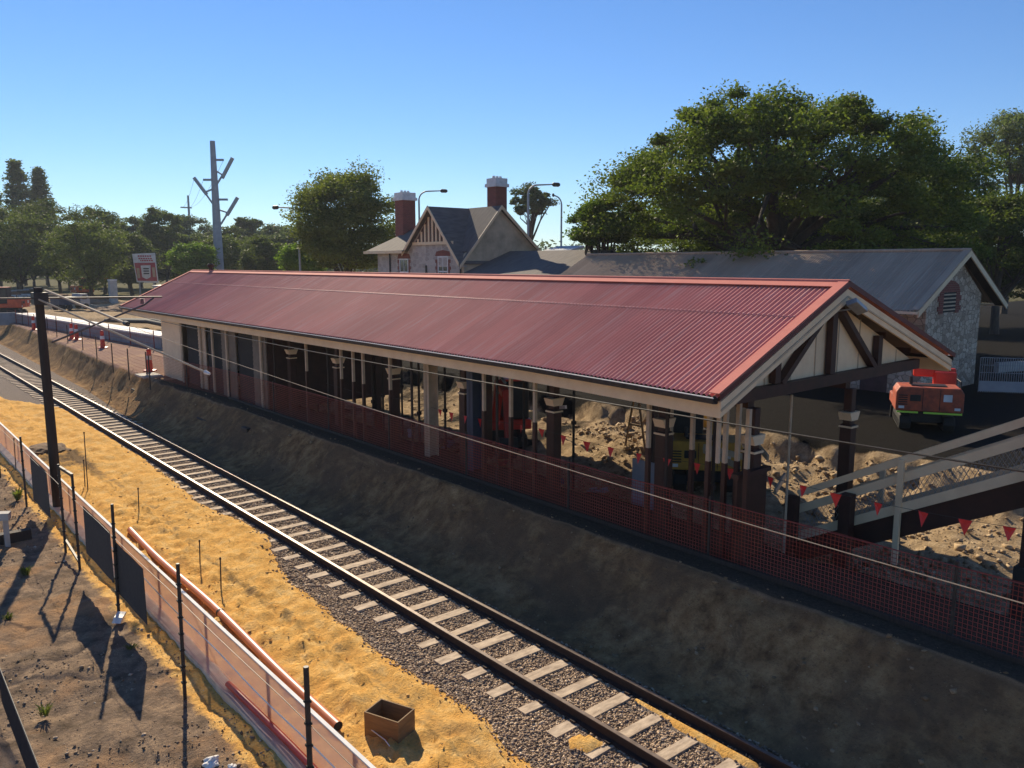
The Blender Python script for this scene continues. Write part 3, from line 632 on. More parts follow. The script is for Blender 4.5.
for px, w_, mat, lab in ((431, .30, 'cream_grey', 'wide pale grey steel stanchion mid canopy'), (475, .34, 'blue_paint', 'wide blue grey steel stanchion left of the orange machine')):
    p = on_x(px, 400, 11.9); o = thing('steel_stanchion', lab, 'stanchion', (11.9, p.y, 0))
    mb = MB(); mb.box(11.9-w_/2, 11.9+w_/2, p.y-.012, p.y+.012, .05, 3.76); mb.box(11.9-w_/2, 11.9-w_/2+.02, p.y-.12, p.y+.12, .05, 3.76); mb.box(11.9+w_/2-.02, 11.9+w_/2, p.y-.12, p.y+.12, .05, 3.76)
    mb.build('web', M[mat], o); MB().box(11.9-.22, 11.9+.22, p.y-.2, p.y+.2, .02, .05).build('base_plate', M['steel_dark'], o)

# boarded station room under the far end of the canopy
room = thing('station_room', 'cream weatherboard station room with dark openings beneath the far canopy end', 'building', (14, 33, 1.1))
xw = 11.42; yA = on_x(163, 350, xw).y
def boards(y0, y1, z0=1.1, z1=3.74, x=xw):
    mb = MB(); n = int((z1-z0)/.16)
    for i in range(n):
        a = z0+i*(z1-z0)/n; b = a+(z1-z0)/n
        mb.add([(x-.022, y0, a), (x-.022, y1, a), (x, y1, b), (x, y0, b), (x+.03, y0, a), (x+.03, y1, a), (x+.03, y1, b), (x+.03, y0, b)], [(0, 1, 2, 3), (0, 4, 5, 1), (4, 7, 6, 5), (0, 3, 7, 4), (1, 5, 6, 2)])
    return mb
px2y = lambda px: on_x(px, 350, xw).y
M['shaded_board'] = simple('shaded_board', (.20, .15, .105), (.13, .10, .07), 3, .7)  # brown boards, darkened in colour for the shade under the canopy
for a, b, mt in ((163, 181, 'cream'), (199, 206, 'cream_grey'), (222, 236, 'shaded_board'), (253, 266, 'shaded_board')): boards(px2y(b), px2y(a)).build('boarded_wall', M[mt], room)  # first wall cream; the rest darkened in colour for the canopy shade
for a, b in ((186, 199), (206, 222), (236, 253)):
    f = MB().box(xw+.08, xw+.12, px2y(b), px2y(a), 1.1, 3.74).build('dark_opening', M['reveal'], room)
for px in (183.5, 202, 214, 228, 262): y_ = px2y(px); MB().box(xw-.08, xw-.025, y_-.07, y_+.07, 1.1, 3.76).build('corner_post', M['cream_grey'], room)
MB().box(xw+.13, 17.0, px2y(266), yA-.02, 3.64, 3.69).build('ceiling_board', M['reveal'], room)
MB().box(xw, 17.0, yA-.03, yA, 1.1, 3.74).build('end_wall', M['cream_grey'], room)
MB().box(xw+.05, 17.0, px2y(266), px2y(266)+.05, 1.1, 3.74).build('end_wall', M['maroon'], room)
MB().box(16.9, 17.0, px2y(266)+.06, yA-.04, 1.1, 3.74).build('back_wall', M['cream_grey'], room)
bl_ = thing('maroon_balustrade', 'low maroon boarded balustrade at the near corner of the canopy', 'balustrade', (12.0, 7.6, 1.1))
MB().box(11.4, 12.3, 7.58, 7.62, 1.12, 2.6).build('boarding', M['maroon'], bl_)
MB().box(11.35, 12.35, 7.53, 7.67, 2.6, 2.68).build('cap_rail', M['maroon'], bl_)

# ------------------------------------------------------------------ orange mesh safety fence along the platform edge
def net(name, pts, h0, h1, cell, wire, mat, parent, jitter=.004, cellh=None):
    """ribbon net following pts (x, y, z) with real strands"""
    cellh = cellh or cell
    P = [Vector(p) for p in pts]; L = [0]
    for a, b in zip(P[:-1], P[1:]): L.append(L[-1]+(b-a).length)
    def at(s):
        for i in range(len(P)-1):
            if s <= L[i+1] or i == len(P)-2: t = (s-L[i])/(L[i+1]-L[i]); return P[i].lerp(P[i+1], t), (P[i+1]-P[i]).normalized()
    vs_, fs = [], []
    n = int(L[-1]/cell)
    for i in range(n+1):
        p, d = at(i*cell); t = .008*math.sin(i*.37)+random.uniform(-jitter, jitter); q = Vector((t, 0, 0)); k = len(vs_)
        vs_ += [p+Vector((0, 0, h0))-d*wire/2, p+Vector((0, 0, h0))+d*wire/2, p+Vector((0, 0, h1))+d*wire/2+q, p+Vector((0, 0, h1))-d*wire/2+q]; fs.append((k, k+1, k+2, k+3))
    m = int((h1-h0)/cellh)
    st = max(1, int(L[-1]/.5)); 
    for j in range(m+1):
        z = h0+(h1-h0)*j/m
        for i in range(st):
            p, d = at(L[-1]*i/st); q, _ = at(L[-1]*(i+1)/st); k = len(vs_)
            za = z+.012*math.sin(i*1.1)*(j/m); zb = z+.012*math.sin((i+1)*1.1)*(j/m)
            vs_ += [p+Vector((.003, 0, za-wire/2)), q+Vector((.003, 0, zb-wire/2)), q+Vector((.003, 0, zb+wire/2)), p+Vector((.003, 0, za+wire/2))]; fs.append((k, k+1, k+2, k+3))
    mb = MB(); mb.add(vs_, fs); return mb.build(name, mat, parent, fix=False)
fy = [2.2, 4.0, 8.0, 11.5, 15, 18.5, 22, 26, 30, 34, 38.5]
fence = thing('mesh_safety_fence', 'orange plastic mesh fence on dark steel pickets along the platform edge', 'safety fence', (11.25, 20, 1.1))
fx = lambda y: 11.25 if y < 30 else 11.25-(y-30)*.07
base = [(fx(y), y, 1.12) for y in fy]
net('safety_mesh', base, .02, 1.05, .062, .0085, M['orange_net'], fence, cellh=.062)
for y in fy: MB().box(fx(y)-.022, fx(y)+.022, y-.02, y+.02, .9, 2.24).build('picket', M['steel_dark'], fence)
MB().tube([(fx(y)-.03, y, 2.17-(.0 if i % 2 == 0 else .0)) for i, y in enumerate(fy)], .008, 5).build('top_wire', M['orange_net'], fence)
MB().box(11.16, 11.2, 2.2, 30, 1.12, 1.2).build('kick_board', M['darkwood'], fence)
# second run along the far platform
fence2 = thing('mesh_safety_fence', 'thin orange mesh fence on pickets along the sunlit far platform edge', 'safety fence', (11, 55, 1.1))
p2 = [on_z(px, py, 1.1) for px, py in ((150, 383), (129, 374), (113, 367), (97, 358), (83, 350), (68, 343), (57, 337), (48, 333), (35, 329), (23, 325), (8, 321))]
net('safety_mesh', [(p.x, p.y, 1.1) for p in p2], .02, 1.0, .16, .007, M['orange_net'], fence2)
for p in p2: MB().box(p.x-.022, p.x+.022, p.y-.022, p.y+.022, .8, 2.3).build('picket', M['steel_dark'], fence2)
MB().box(10.35, 11.2, 37.9, 39.3, 1.10, 1.17).build('concrete_slab', M['concrete']).location.z += .0
tag(bpy.data.objects['concrete_slab'], 'pale concrete slab at the broken corner of the platform bank', 'slab')

# bunting
bun = thing('bunting', 'line of small red triangular pennants strung behind the mesh fence', 'bunting', (11.9, 10, 2.4))
ends = [3.0, 8.2, 13.4, 18.6, 23.8]
def bz(y):
    for a, b in zip(ends[:-1], ends[1:]):
        if a <= y <= b: t = (y-a)/(b-a); return 2.72-.05*(y > 8)-.10*4*t*(1-t)-.012*(y-3)
    return 2.5
MB().tube([(11.9, y, bz(y)) for y in np.arange(3.0, 23.7, .3)], .004, 4).build('string', M['steel_dark'], bun)
fpx = (1013, 968, 925, 879, 836, 803, 770, 729, 696, 666, 638, 610, 586, 563, 541, 521, 498, 480, 466, 452, 441, 430)
for px in fpx:
    y = on_x(px, 490, 11.9).y; z = bz(y); s = random.uniform(1.02, 1.25); tw = random.uniform(-.5, .5)
    c, sn = math.cos(tw), math.sin(tw)
    mb = MB(); mb.add([(11.9+sn*.07, y-.075*c*s, z), (11.9-sn*.07, y+.075*c*s, z), (11.9+random.uniform(-.03, .03), y, z-.19*s), (11.9+.015, y, z-.08)], [(0, 3, 2), (0, 1, 3), (1, 2, 3)])
    mb.build('pennant', M['red_flag'], bun, fix=False)

# ------------------------------------------------------------------ footbridge stair at the right
st = thing('footbridge_stair', 'cream painted footbridge stair rising to the right with mesh panels', 'stair', (15, 6, 0))
dy, dz = -3.84, 2.04; k_ = dz/dy
def stl(z0, y0=8.2, y1=1.0): return lambda y: z0+(y-y0)*k_
for X, nm in ((14.5, 'near'), (16.0, 'far')):
    h1 = stl(1.63); y0, y1 = 8.2, .6
    MB().bar((X, y0, h1(y0)), (X, y1, h1(y1)), .07, .13).build('handrail', M['cream'], st)
    MB().bar((X, y0, h1(y0)-.33), (X, y1, h1(y1)-.33), .06, .16).build('mid_rail', M['cream'], st)
    MB().bar((X, y0, h1(y0)-.90), (X, y1, h1(y1)-.90), .08, .17).build('kick_rail', M['cream'], st)
    MB().bar((X+(.12 if X < 15 else -.12), y0+.1, h1(y0)-1.28), (X+(.12 if X < 15 else -.12), y1, h1(y1)-1.23), .14, .42).build('stringer', M['maroon'], st)
    for y in (6.2, 2.3) if X < 15 else (7.2, 4.3, 1.8):
        MB().box(X-.1, X-.036, y-.05, y+.05, max(hz(X, y), h1(y)-1.55) if X > 15 else .75, h1(y)+.02).build('post', M['cream'], st)
    mb = MB(); n = 80
    for i in range(n):      # diamond wire panel
        y = y0-.05-i*(y0-y1)/n; ln = .52
        for sgn in (-1, 1):
            ya = y; yb = y+sgn*.28
            if not (y1 < yb < y0): continue
            mb.bar((X+.05, ya, h1(ya)-.86), (X+.05, yb, h1(yb)-.36), .004, .006)
    mb.build('wire_panel', M['galv'], st)
mb = MB()
for i in range(22):
    y = 8.15-i*.33; z = stl(1.63)(y)-1.18; mb.box(14.62, 15.88, y-.33, y, z-.03, z+.03)
mb.build('tread', M['concrete'], st)
o = thing('stair_pier', 'dark maroon timber pier holding up the footbridge stair at the right edge', 'pier', (14.55, 4.0, 0))
p = on_x(1023, 500, 14.35); MB().box(14.25, 14.45, p.y-.36, p.y-.06, -.1, stl(1.63)(p.y)+.1).build('shaft', M['maroon'], o); MB().box(14.2, 14.5, p.y-.50, p.y-.0, -.1, 1.35).build('foot_block', M['darkwood'], o)
for (px, py, zb, zt, lab) in ((792, 500, -.1, 1.6, 'short maroon timber pier beside the foot of the footbridge stair'), (849, 470, -.1, 1.9, 'short dark pier behind the stair handrail')):
    p = on_x(px, py, 14.3); o = MB().box(14.2, 14.42, p.y-.11, p.y+.11, zb, zt).build('timber_pier', M['maroon'], bevel=.01); tag(o, lab, 'pier')

# ------------------------------------------------------------------ stone goods building, right
sb = thing('stone_building', 'long rubble stone building with grey corrugated gable roof right of the canopy', 'building', (34.5, 23, 1.1))
Y0, Y1 = 13.2, 33.6; XA, XB, XM = 31.9, 37.2, 34.5
ez = 4.5; rz_ = 6.72
wall = MB(); wall.prism([(XA, .8), (XB, .8), (XB, 4.95), (XM, rz_-.22), (XA, 4.95)], 'y', Y0, Y1); sw = wall.build('wall', M['stone'], sb)
def sroof(t, y, side): ex = 30.15 if side < 0 else 38.9; return np.array([XM+(ex-XM)*t, y, rz_+(ez-rz_)*t])
for sd in (-1, 1):
    V, F = corr_sheet(0, 1, sd, 0, Y0-.45, Y1+.3, pitch=.12, amp=.016, ptf=sroof, nper=6); np_part('roof', V, F, M['grey_roof'], sb)
    a = Vector((XM, Y0-.47, rz_+.02)); b = Vector((30.15 if sd < 0 else 38.9, Y0-.47, ez+.0)); dn = Vector((0, 0, -.24)); o_ = Vector((0, .05, 0))
    MB().add([a, b, b+dn, a+dn, a+o_, b+o_, b+dn+o_, a+dn+o_], [(0, 1, 2, 3), (7, 6, 5, 4), (0, 4, 5, 1), (3, 2, 6, 7), (1, 5, 6, 2)]).build('barge_board', M['cream'], sb)
    a2 = a+Vector((0, .0, .05)); b2 = b+Vector((0, 0, .05)); MB().add([a2, b2, b2+Vector((0, .28, 0)), a2+Vector((0, .28, 0))], [(0, 1, 2, 3)]).build('barge_cap', M['grey_roof'], sb)
    ex = 30.1 if sd < 0 else 38.95
    MB().box(min(ex, ex+sd*.1), max(ex, ex+sd*.1), Y0-.45, Y1+.3, ez-.12, ez-.02).build('gutter', M['cream'], sb)
    a = Vector((XM, Y0-.4, rz_-.10)); b = Vector((ex-sd*.05, Y0-.4, ez-.10)); c_ = Vector((0, .42, 0)); MB().add([a, b, b+c_, a+c_], [(0, 1, 2, 3)]).build('soffit', M['darkwood'], sb, fix=False)
MB().tube([(XM, Y0-.45, rz_+.04), (XM, Y1+.3, rz_+.04)], .07, 8).build('ridge_cap', M['grey_roof'], sb)
VC = 33.95
mb = MB(); mb.box(VC-.95, VC-.6, Y0-.03, Y0, 4.25, 5.12); mb.box(VC+.6, VC+.95, Y0-.03, Y0, 4.25, 5.12); mb.prism([(VC-.95, 5.1), (VC+.95, 5.1), (VC+.75, 5.38), (VC+.35, 5.52), (VC, 5.56), (VC-.35, 5.52), (VC-.75, 5.38)], 'y', Y0-.033, Y0-.0)
for i in range(2): mb.box(VC-1.1, VC-.95, Y0-.03, Y0, 4.35+i*.4, 4.55+i*.4); mb.box(VC+.95, VC+1.1, Y0-.03, Y0, 4.35+i*.4, 4.55+i*.4)
mb.build('brick_surround', M['brick'], sb)
MB().box(VC-.6, VC+.6, Y0-.015, Y0+.0, 4.3, 5.09).build('louvre_vent', M['reveal'], sb)
mb = MB()
for i in range(5): mb.bar((VC-.58, Y0-.02, 4.40+i*.15), (VC+.58, Y0-.02, 4.40+i*.15), .02, .06)
mb.build('louvre', M['cream_grey'], sb)
# weatherboard side porch + dark doors on the track side
for y in (14.5, 18, 22, 26, 30): f = MB().box(XA-.03, XA-.005, y, y+1.1, 1.1, 3.3).build('door', M['slats_dark'], sb)
for y in (16.2, 20, 24, 28): f = MB().box(XA-.03, XA-.005, y, y+.9, 2.0, 3.4).build('window', M['glass'], sb); MB().box(XA-.045, XA-.031, y+.42, y+.48, 2.0, 3.4).build('glazing_bar', M['white'], f)

# ------------------------------------------------------------------ station master's house
hs = thing('station_house', 'old stone station house with slate gables and two red brick chimneys', 'house', (36.5, 50, 1.1))
HX, HY = 32.95, 44.1
wl = MB(); wl.prism([(HX, 1), (40.4, 1), (40.4, 6.6), (36.1, 10.0), (HX, 6.5)], 'y', HY, HY+.4); wl.build('gable_wall', M['render'], hs)
wl = MB(); wl.box(HX, HX+.35, HY+.4, 50.7, 1, 6.28); wl.box(HX, HX+.35, 50.7, 55.3, 1, 7.1); wl.build('front_wall', M['stone_pale'], hs)
wl = MB(); wl.box(HX+.36, 40.4, 54.9, 55.29, 1, 7.0); wl.box(40.05, 40.4, HY+.41, 54.89, 1, 6.9); wl.build('rear_wall', M['stone_pale'], hs)
def quad(mb, *p): mb.add([Vector(q) for q in p], [tuple(range(len(p)))]); return mb
def slab(name, pts, mat, parent, th=.08):
    n = len(pts); P = [Vector(p) for p in pts]; Q = [p-Vector((0, 0, th)) for p in P]
    mb = MB(); mb.add(P+Q, [tuple(range(n)), tuple(range(2*n-1, n-1, -1))]+[(i, (i+1) % n, (i+1) % n+n, i+n) for i in range(n)]); return mb.build(name, mat, parent)
# main roof: ridge along Y at x 36.1
slab('main_roof', [(32.45, HY-.25, 6.1), (32.45, HY-.02, 6.1), (33.3, HY-.02, 7.06), (33.3, 50.5, 7.06), (36.1, 50.5, 10.22), (36.1, HY-.25, 10.22)], M['slate_roof'], hs)
slab('main_roof', [(36.1, HY-.25, 10.22), (36.1, 50.5, 10.22), (41.0, 50.5, 6.15), (41.0, HY-.25, 6.15)], M['slate_roof'], hs)
for sx, xe, ze in ((-1, 32.45, 6.1), (1, 41.0, 6.15)):
    a = Vector((36.1, HY-.27, 10.24)); b = Vector((xe, HY-.27, ze+.02)); dn = Vector((0, 0, -.26)); o_ = Vector((0, -.05, 0))
    MB().add([a, b, b+dn, a+dn, a+o_, b+o_, b+dn+o_, a+dn+o_], [(0, 1, 2, 3), (7, 6, 5, 4), (0, 4, 5, 1), (3, 2, 6, 7), (1, 5, 6, 2)]).build('barge_board', M['cream'], hs)
# front cross gable, apex y 47.55
AY, AZ = 47.55, 10.2
slab('cross_roof', [(32.5, AY, AZ), (32.5, 43.95, 6.25), (36.1, 43.95, 6.25), (36.1, AY, AZ)], M['slate_roof'], hs)
slab('cross_roof', [(32.5, AY, AZ), (36.1, AY, AZ), (36.1, 51.0, 7.2), (32.5, 51.0, 7.2)], M['slate_roof'], hs)
MB().prism([(43.98, 6.0), (50.7, 6.0), (50.95, 7.1), (AY, AZ-.1)], 'x', 32.93, 33.2).build('cross_gable_wall', M['stone_pale'], hs)
pan = MB(); pan.prism([(45.35, 7.72), (49.85, 7.72), (AY, AZ-.12)], 'x', 32.86, 32.92); pan.build('gable_panel', M['slats_dark'], hs)
mb = MB()
for k in range(-4, 5):
    y = AY+k*.46; zt = AZ-.2-abs(k*.46)*1.13*(.98 if k < 0 else .97)
    if zt > 7.9: mb.box(32.79, 32.858, y-.085, y+.085, 7.75, zt)
mb.box(32.78, 32.858, 45.1, 50.1, 7.55, 7.76); mb.build('gable_slat', M['cream'], hs)
for ye, ze in ((43.95, 6.25), (51.0, 7.0)):
    a = Vector((32.46, AY, AZ+.05)); b = Vector((32.46, ye, ze+.05)); dn = Vector((0, 0, -.27)); o_ = Vector((-.06, 0, 0))
    MB().add([a, b, b+dn, a+dn, a+o_, b+o_, b+dn+o_, a+dn+o_], [(0, 1, 2, 3), (7, 6, 5, 4), (0, 4, 5, 1), (3, 2, 6, 7), (1, 5, 6, 2)]).build('barge_board', M['cream'], hs)
# lower wing with hipped slate roof
slab('wing_roof', [(32.3, 50.6, 7.2), (32.3, 56.2, 7.15), (35.8, 53.2, 9.25), (35.8, 50.6, 9.25)], M['slate_roof'], hs)
slab('wing_roof', [(35.8, 50.6, 9.25), (35.8, 53.2, 9.25), (40.8, 56.2, 7.15), (40.8, 50.6, 7.2)], M['slate_roof'], hs)
slab('wing_roof', [(32.3, 56.2, 7.15), (40.8, 56.2, 7.15), (35.8, 53.2, 9.25)], M['slate_roof'], hs)
MB().box(32.2, 32.29, 50.7, 56.2, 6.98, 7.18).build('gutter', M['cream'], hs)
def chimney(x, y, z0, z1, w_):
    c = MB().box(x-w_/2, x+w_/2, y-w_/2, y+w_/2, z0, z1).build('chimney', M['brick'], hs)
    mb = MB(); mb.box(x-w_/2-.12, x+w_/2+.12, y-w_/2-.12, y+w_/2+.12, z1, z1+.22); mb.box(x-w_/2-.03, x+w_/2+.03, y-w_/2-.03, y+w_/2+.03, z1+.22, z1+.6)
    for dx in (-.3, 0, .3): mb.lathe((x+dx, y, z1+.6), [(.10, 0), (.12, .05), (.09, .18)], 8)
    mb.build('chimney_cap', M['white'], c)
p = on_x(405, 200, 35.0); chimney(35.0, p.y, 7.6, 11.1, 1.15)
p = on_y(497, 190, 45.3); chimney(p.x, 45.3, 9.0, 11.6, 1.0)
def sash(y0, y1, z0, z1):
    mb = MB(); n = int((z1-z0)/.24)
    for i in range(n):
        e = .30 if i % 2 else .17; z = z0+i*.24
        mb.box(HX-.03, HX+.0, y0-e, y0, z, z+.235); mb.box(HX-.03, HX+.0, y1, y1+e, z, z+.235)
    mb.prism([(y0-.3, z1), (y1+.3, z1), (y1+.15, z1+.32), ((y0+y1)/2, z1+.42), (y0-.15, z1+.32)], 'x', HX-.035, HX)
    mb.build('brick_surround', M['brick'], hs)
    g = MB().box(HX-.01, HX-.002, y0, y1, z0, z1).build('window', M['glass'], hs)
    f = MB(); f.box(HX-.04, HX-.011, y0, y0+.1, z0, z1); f.box(HX-.04, HX-.011, y1-.1, y1, z0, z1); f.box(HX-.04, HX-.011, y0+.1, y1-.1, z1-.1, z1); f.box(HX-.04, HX-.011, y0+.1, y1-.1, (z0+z1)/2-.05, (z0+z1)/2+.05); f.box(HX-.035, HX-.011, (y0+y1)/2-.025, (y0+y1)/2+.025, z0, z1-.1)
    f.build('frame', M['white'], g)
sash(45.85, 47.1, 4.6, 6.75); sash(50.9, 52.1, 4.6, 6.6)
for y in (53.4, 48.5, 44.35): MB().tube([(HX-.08, y, 1), (HX-.08, y, 7.0 if y > 50 else 6.1)], .06, 6).build('downpipe', M['steel_dark'], hs)
# low dark roof linking the house and the stone building
lk = thing('linking_roof', 'low grey iron roof between the station house and stone building', 'outbuilding', (37, 39, 1.1))
slab('roof', [(32.3, 34.2, 5.4), (32.3, 44.0, 5.4), (37.0, 44.0, 7.1), (37.0, 34.2, 7.1)], M['slate_roof'], lk)
slab('roof', [(37.0, 34.2, 7.1), (37.0, 44.0, 7.1), (41.0, 44.0, 5.4), (41.0, 34.2, 5.4)], M['slate_roof'], lk)
MB().prism([(32.8, 1), (40.6, 1), (40.6, 5.4), (37, 6.9), (32.8, 5.4)], 'y', 34.4, 43.8).build('wall', M['stone'], lk)
# grey shed at the back
x, y = at_d(557, 92); sh = thing('metal_shed', 'small pale grey metal shed behind the stone building', 'shed', (x, y, 1))
mb = MB(); mb.box(x-2, x+2, y-2, y+2, 1, 6.9); mb.build('wall', M['galv_paint'], sh)
slab('roof', [(x-2.2, y-2.2, 7.3), (x-2.2, y+2.2, 7.3), (x+2.2, y+2.2, 8.3), (x+2.2, y-2.2, 8.3)], M['galv_paint'], sh, .25)

# ------------------------------------------------------------------ trees
def leaf_quads(C, size, flat=.6, nrm=None):
    n = len(C); a = RNG.normal(size=(n, 3)); a[:, 2] *= flat; a /= np.linalg.norm(a, axis=1)[:, None]
    b = RNG.normal(size=(n, 3)); b -= a*(a*b).sum(1)[:, None]; b /= np.linalg.norm(b, axis=1)[:, None]
    s = (size*RNG.uniform(.6, 1.35, n))[:, None]
    V = np.stack([C-a*s, C-b*s*.55, C+a*s, C+b*s*.55], 1).reshape(-1, 3)
    return V, np.arange(n*4).reshape(-1, 4)
def clump_pts(cen, rad, n, flat=.7):
    d = RNG.normal(size=(n, 3)); d /= np.linalg.norm(d, axis=1)[:, None]; d[:, 2] *= flat
    d[:, 2] = np.where(d[:, 2] < -.25, d[:, 2]*.5, d[:, 2])
    return cen+d*rad*(RNG.uniform(.15, 1.0, (n, 1))**.62)*RNG.choice([1.0, 1.0, 1.0, 1.25], (n, 1))
def make_tree(name, label, cat, loc, height_, rx, rz, nclump, rclump, nleaf, lsize, mat, trunk_h, trunk_r, low=-.25, seed=0, group=None, inner=.25, lobes=6, sq=1.0, limbs=10, wob=.28, sub=.25, coff=(0, 0), bulge=0, openf=0):
    """local coordinates: base at origin, crown ellipsoid centred so its top is at height_"""
    global RNG
    RNG = np.random.default_rng(seed+100); rr = random.Random(seed)
    root = thing(name, label, cat, (0, 0, 0), group=group)
    cz = height_-rz*.96-rclump*sub
    lob = [(rr.uniform(0, 6.283), rr.uniform(-.1, .8), rr.uniform(.5, 1)) for _ in range(lobes)]
    cl = []
    while len(cl) < nclump:
        d = RNG.normal(size=3); d /= np.linalg.norm(d)
        if d[2] < low: continue
        if openf and d[2] < .34 and d[0]*-.84+d[1]*-.54 > .2 and RNG.random() < openf: continue
        r = RNG.uniform(.82, 1.0) if RNG.random() > inner else RNG.uniform(.35, .8)
        bmp = 0
        for a, e, s in lob:
            q = np.array([math.cos(a)*math.cos(e), math.sin(a)*math.cos(e), math.sin(e)]); bmp = max(bmp, s*max(0, (float(d@q)-.55)/.45))
        r *= (1-wob)+wob*bmp+RNG.uniform(-.05, .06)
        r *= 1+bulge*2*abs(d[2])*math.sqrt(max(0, 1-d[2]**2)); p = d*r*np.array([rx, rx*sq, rz]); cl.append(p+np.array([coff[0], coff[1], cz]))
    cl = np.array(cl)
    pts = np.concatenate([clump_pts(c, rclump*rr.uniform(.45, 1.5), max(6, int(nleaf*rr.uniform(.6, 1.3)))) for c in cl])
    V, F = leaf_quads(pts, lsize); np_mesh('crown', V, F, mat, root)
    mb = MB(); tp = Vector((rr.uniform(-.2, .2), rr.uniform(-.2, .2), trunk_h))
    mb.tube([(0, 0, -.6), (.05, 0, .2), tp*.5+Vector((.1*trunk_r, 0, 0)), tp], [trunk_r*1.35, trunk_r*1.1, trunk_r*.9, trunk_r*.8], 9)
    for i in range(limbs):
        c = Vector(cl[int(RNG.integers(len(cl)))]); mid = tp.lerp(c, .45)+Vector((rr.uniform(-.6, .6), rr.uniform(-.6, .6), rr.uniform(0, .1)*height_)); r0 = trunk_r*rr.uniform(.35, .6)
        mb.tube([tp-Vector((0, 0, .1)), tp.lerp(mid, .5)+Vector((0, 0, rr.uniform(-.1, .4))), mid, mid.lerp(c, .6)+Vector((rr.uniform(-.4, .4), rr.uniform(-.4, .4), 0)), c], [r0, r0*.8, r0*.6, r0*.35, r0*.12], 6)
        for _ in range(2):
            c2 = Vector(cl[int(np.argmin(((cl-np.array(c)-RNG.normal(size=3)*rx*.2)**2).sum(1)))]); mb.tube([mid, mid.lerp(c2, .5)+Vector((0, 0, .2)), c2], [r0*.45, r0*.25, r0*.08], 5)
    mb.build('trunk', M['bark'], root, smooth=True)
    root.location = (*loc, 0); return root
def tree_px(name, label, cat, px, topy, hw, D, mat, gz=1.0, rzf=None, **kw):
    """a tree D metres off whose crown is hw pixels half-wide"""
    topy -= kw.pop('lift', 9); x, y = at_d(px, D); H = CAM_H+(264-topy)*D/FOC*1.0-gz; rx = hw*D/FOC
    rz = (rzf or .75)*rx; rz = min(rz, H*kw.pop('cap', .62))
    t = make_tree(name, label, cat, (x, y), H, rx, rz, kw.pop('nclump', 60), kw.pop('rclump', rx*.26), kw.pop('nleaf', 90), kw.pop('lsize', .3), mat, kw.pop('trunk_h', H*.35), kw.pop('trunk_r', .3), **kw)
    t.location.z = gz; return t
D0 = 47.5; bt = tree_px('spreading_tree', 'huge domed green tree spreading behind the stone building', 'tree', 772, 108, 174, D0, M['leaf_big'], rzf=.84, nclump=460, rclump=1.15, nleaf=560, lsize=.095, trunk_h=5.2, trunk_r=.75, low=-.12, seed=3, lift=0, limbs=38, lobes=20, inner=.18, wob=.09, sub=.55, coff=(-.4, -.2), bulge=.12, openf=.72)
bt.location.x += .4; bt.location.y += .2
tree_px('leafy_tree', 'light green tree at the left skirt of the huge domed tree', 'tree', 597, 200, 32, 50, M['leaf_bright'], rzf=1.5, nclump=60, nleaf=420, lsize=.1, seed=4, trunk_h=2)
tree_px('leafy_tree', 'bright green tree seen through gaps under the huge domed tree', 'tree', 690, 205, 62, 80, M['leaf_bright'], rzf=.6, nclump=80, nleaf=300, lsize=.15, seed=5, trunk_h=3)
tree_px('leafy_tree', 'dark tree closing the view under the right half of the domed crown', 'tree', 820, 200, 80, 72, M['leaf_dark'], rzf=.6, nclump=100, nleaf=300, lsize=.14, seed=13, trunk_h=3)
tree_px('leafy_tree', 'tall dark tree filling in right of the huge domed tree', 'tree', 915, 158, 75, 70, M['leaf_dark'], rzf=1.1, nclump=130, nleaf=380, lsize=.13, seed=6, trunk_h=3)
tree_px('leafy_tree', 'green tree behind the right gable of the stone building', 'tree', 1000, 190, 62, 58, M['leaf_big'], rzf=1.1, nclump=130, nleaf=480, lsize=.1, seed=7, trunk_h=2.5)
tree_px('gum_tree', 'tall gum tree rising at the right edge above the others', 'tree', 1008, 116, 50, 82, M['leaf_gum'], rzf=1.0, nclump=95, nleaf=330, lsize=.13, seed=8, trunk_h=8, limbs=16, low=-.7, wob=.3)
tree_px('leafy_tree', 'dark bushy tree beyond the road at the right edge', 'tree', 1040, 235, 60, 62, M['leaf_dark'], rzf=.9, nclump=80, nleaf=350, lsize=.12, seed=9, trunk_h=2)
tree_px('olive_green_tree', 'dense olive green tree left of the station house', 'tree', 350, 172, 58, 78, M['leaf_olive'], rzf=1.15, nclump=220, nleaf=330, lsize=.13, seed=10, trunk_h=2.5, low=-.8, wob=.36, lobes=9)
tree_px('gum_tree', 'airy gum tree behind the station house chimney', 'tree', 531, 190, 23, 105, M['leaf_gum'], rzf=1.1, nclump=50, nleaf=240, lsize=.15, seed=12, trunk_h=8, limbs=14, low=-.5, wob=.4)
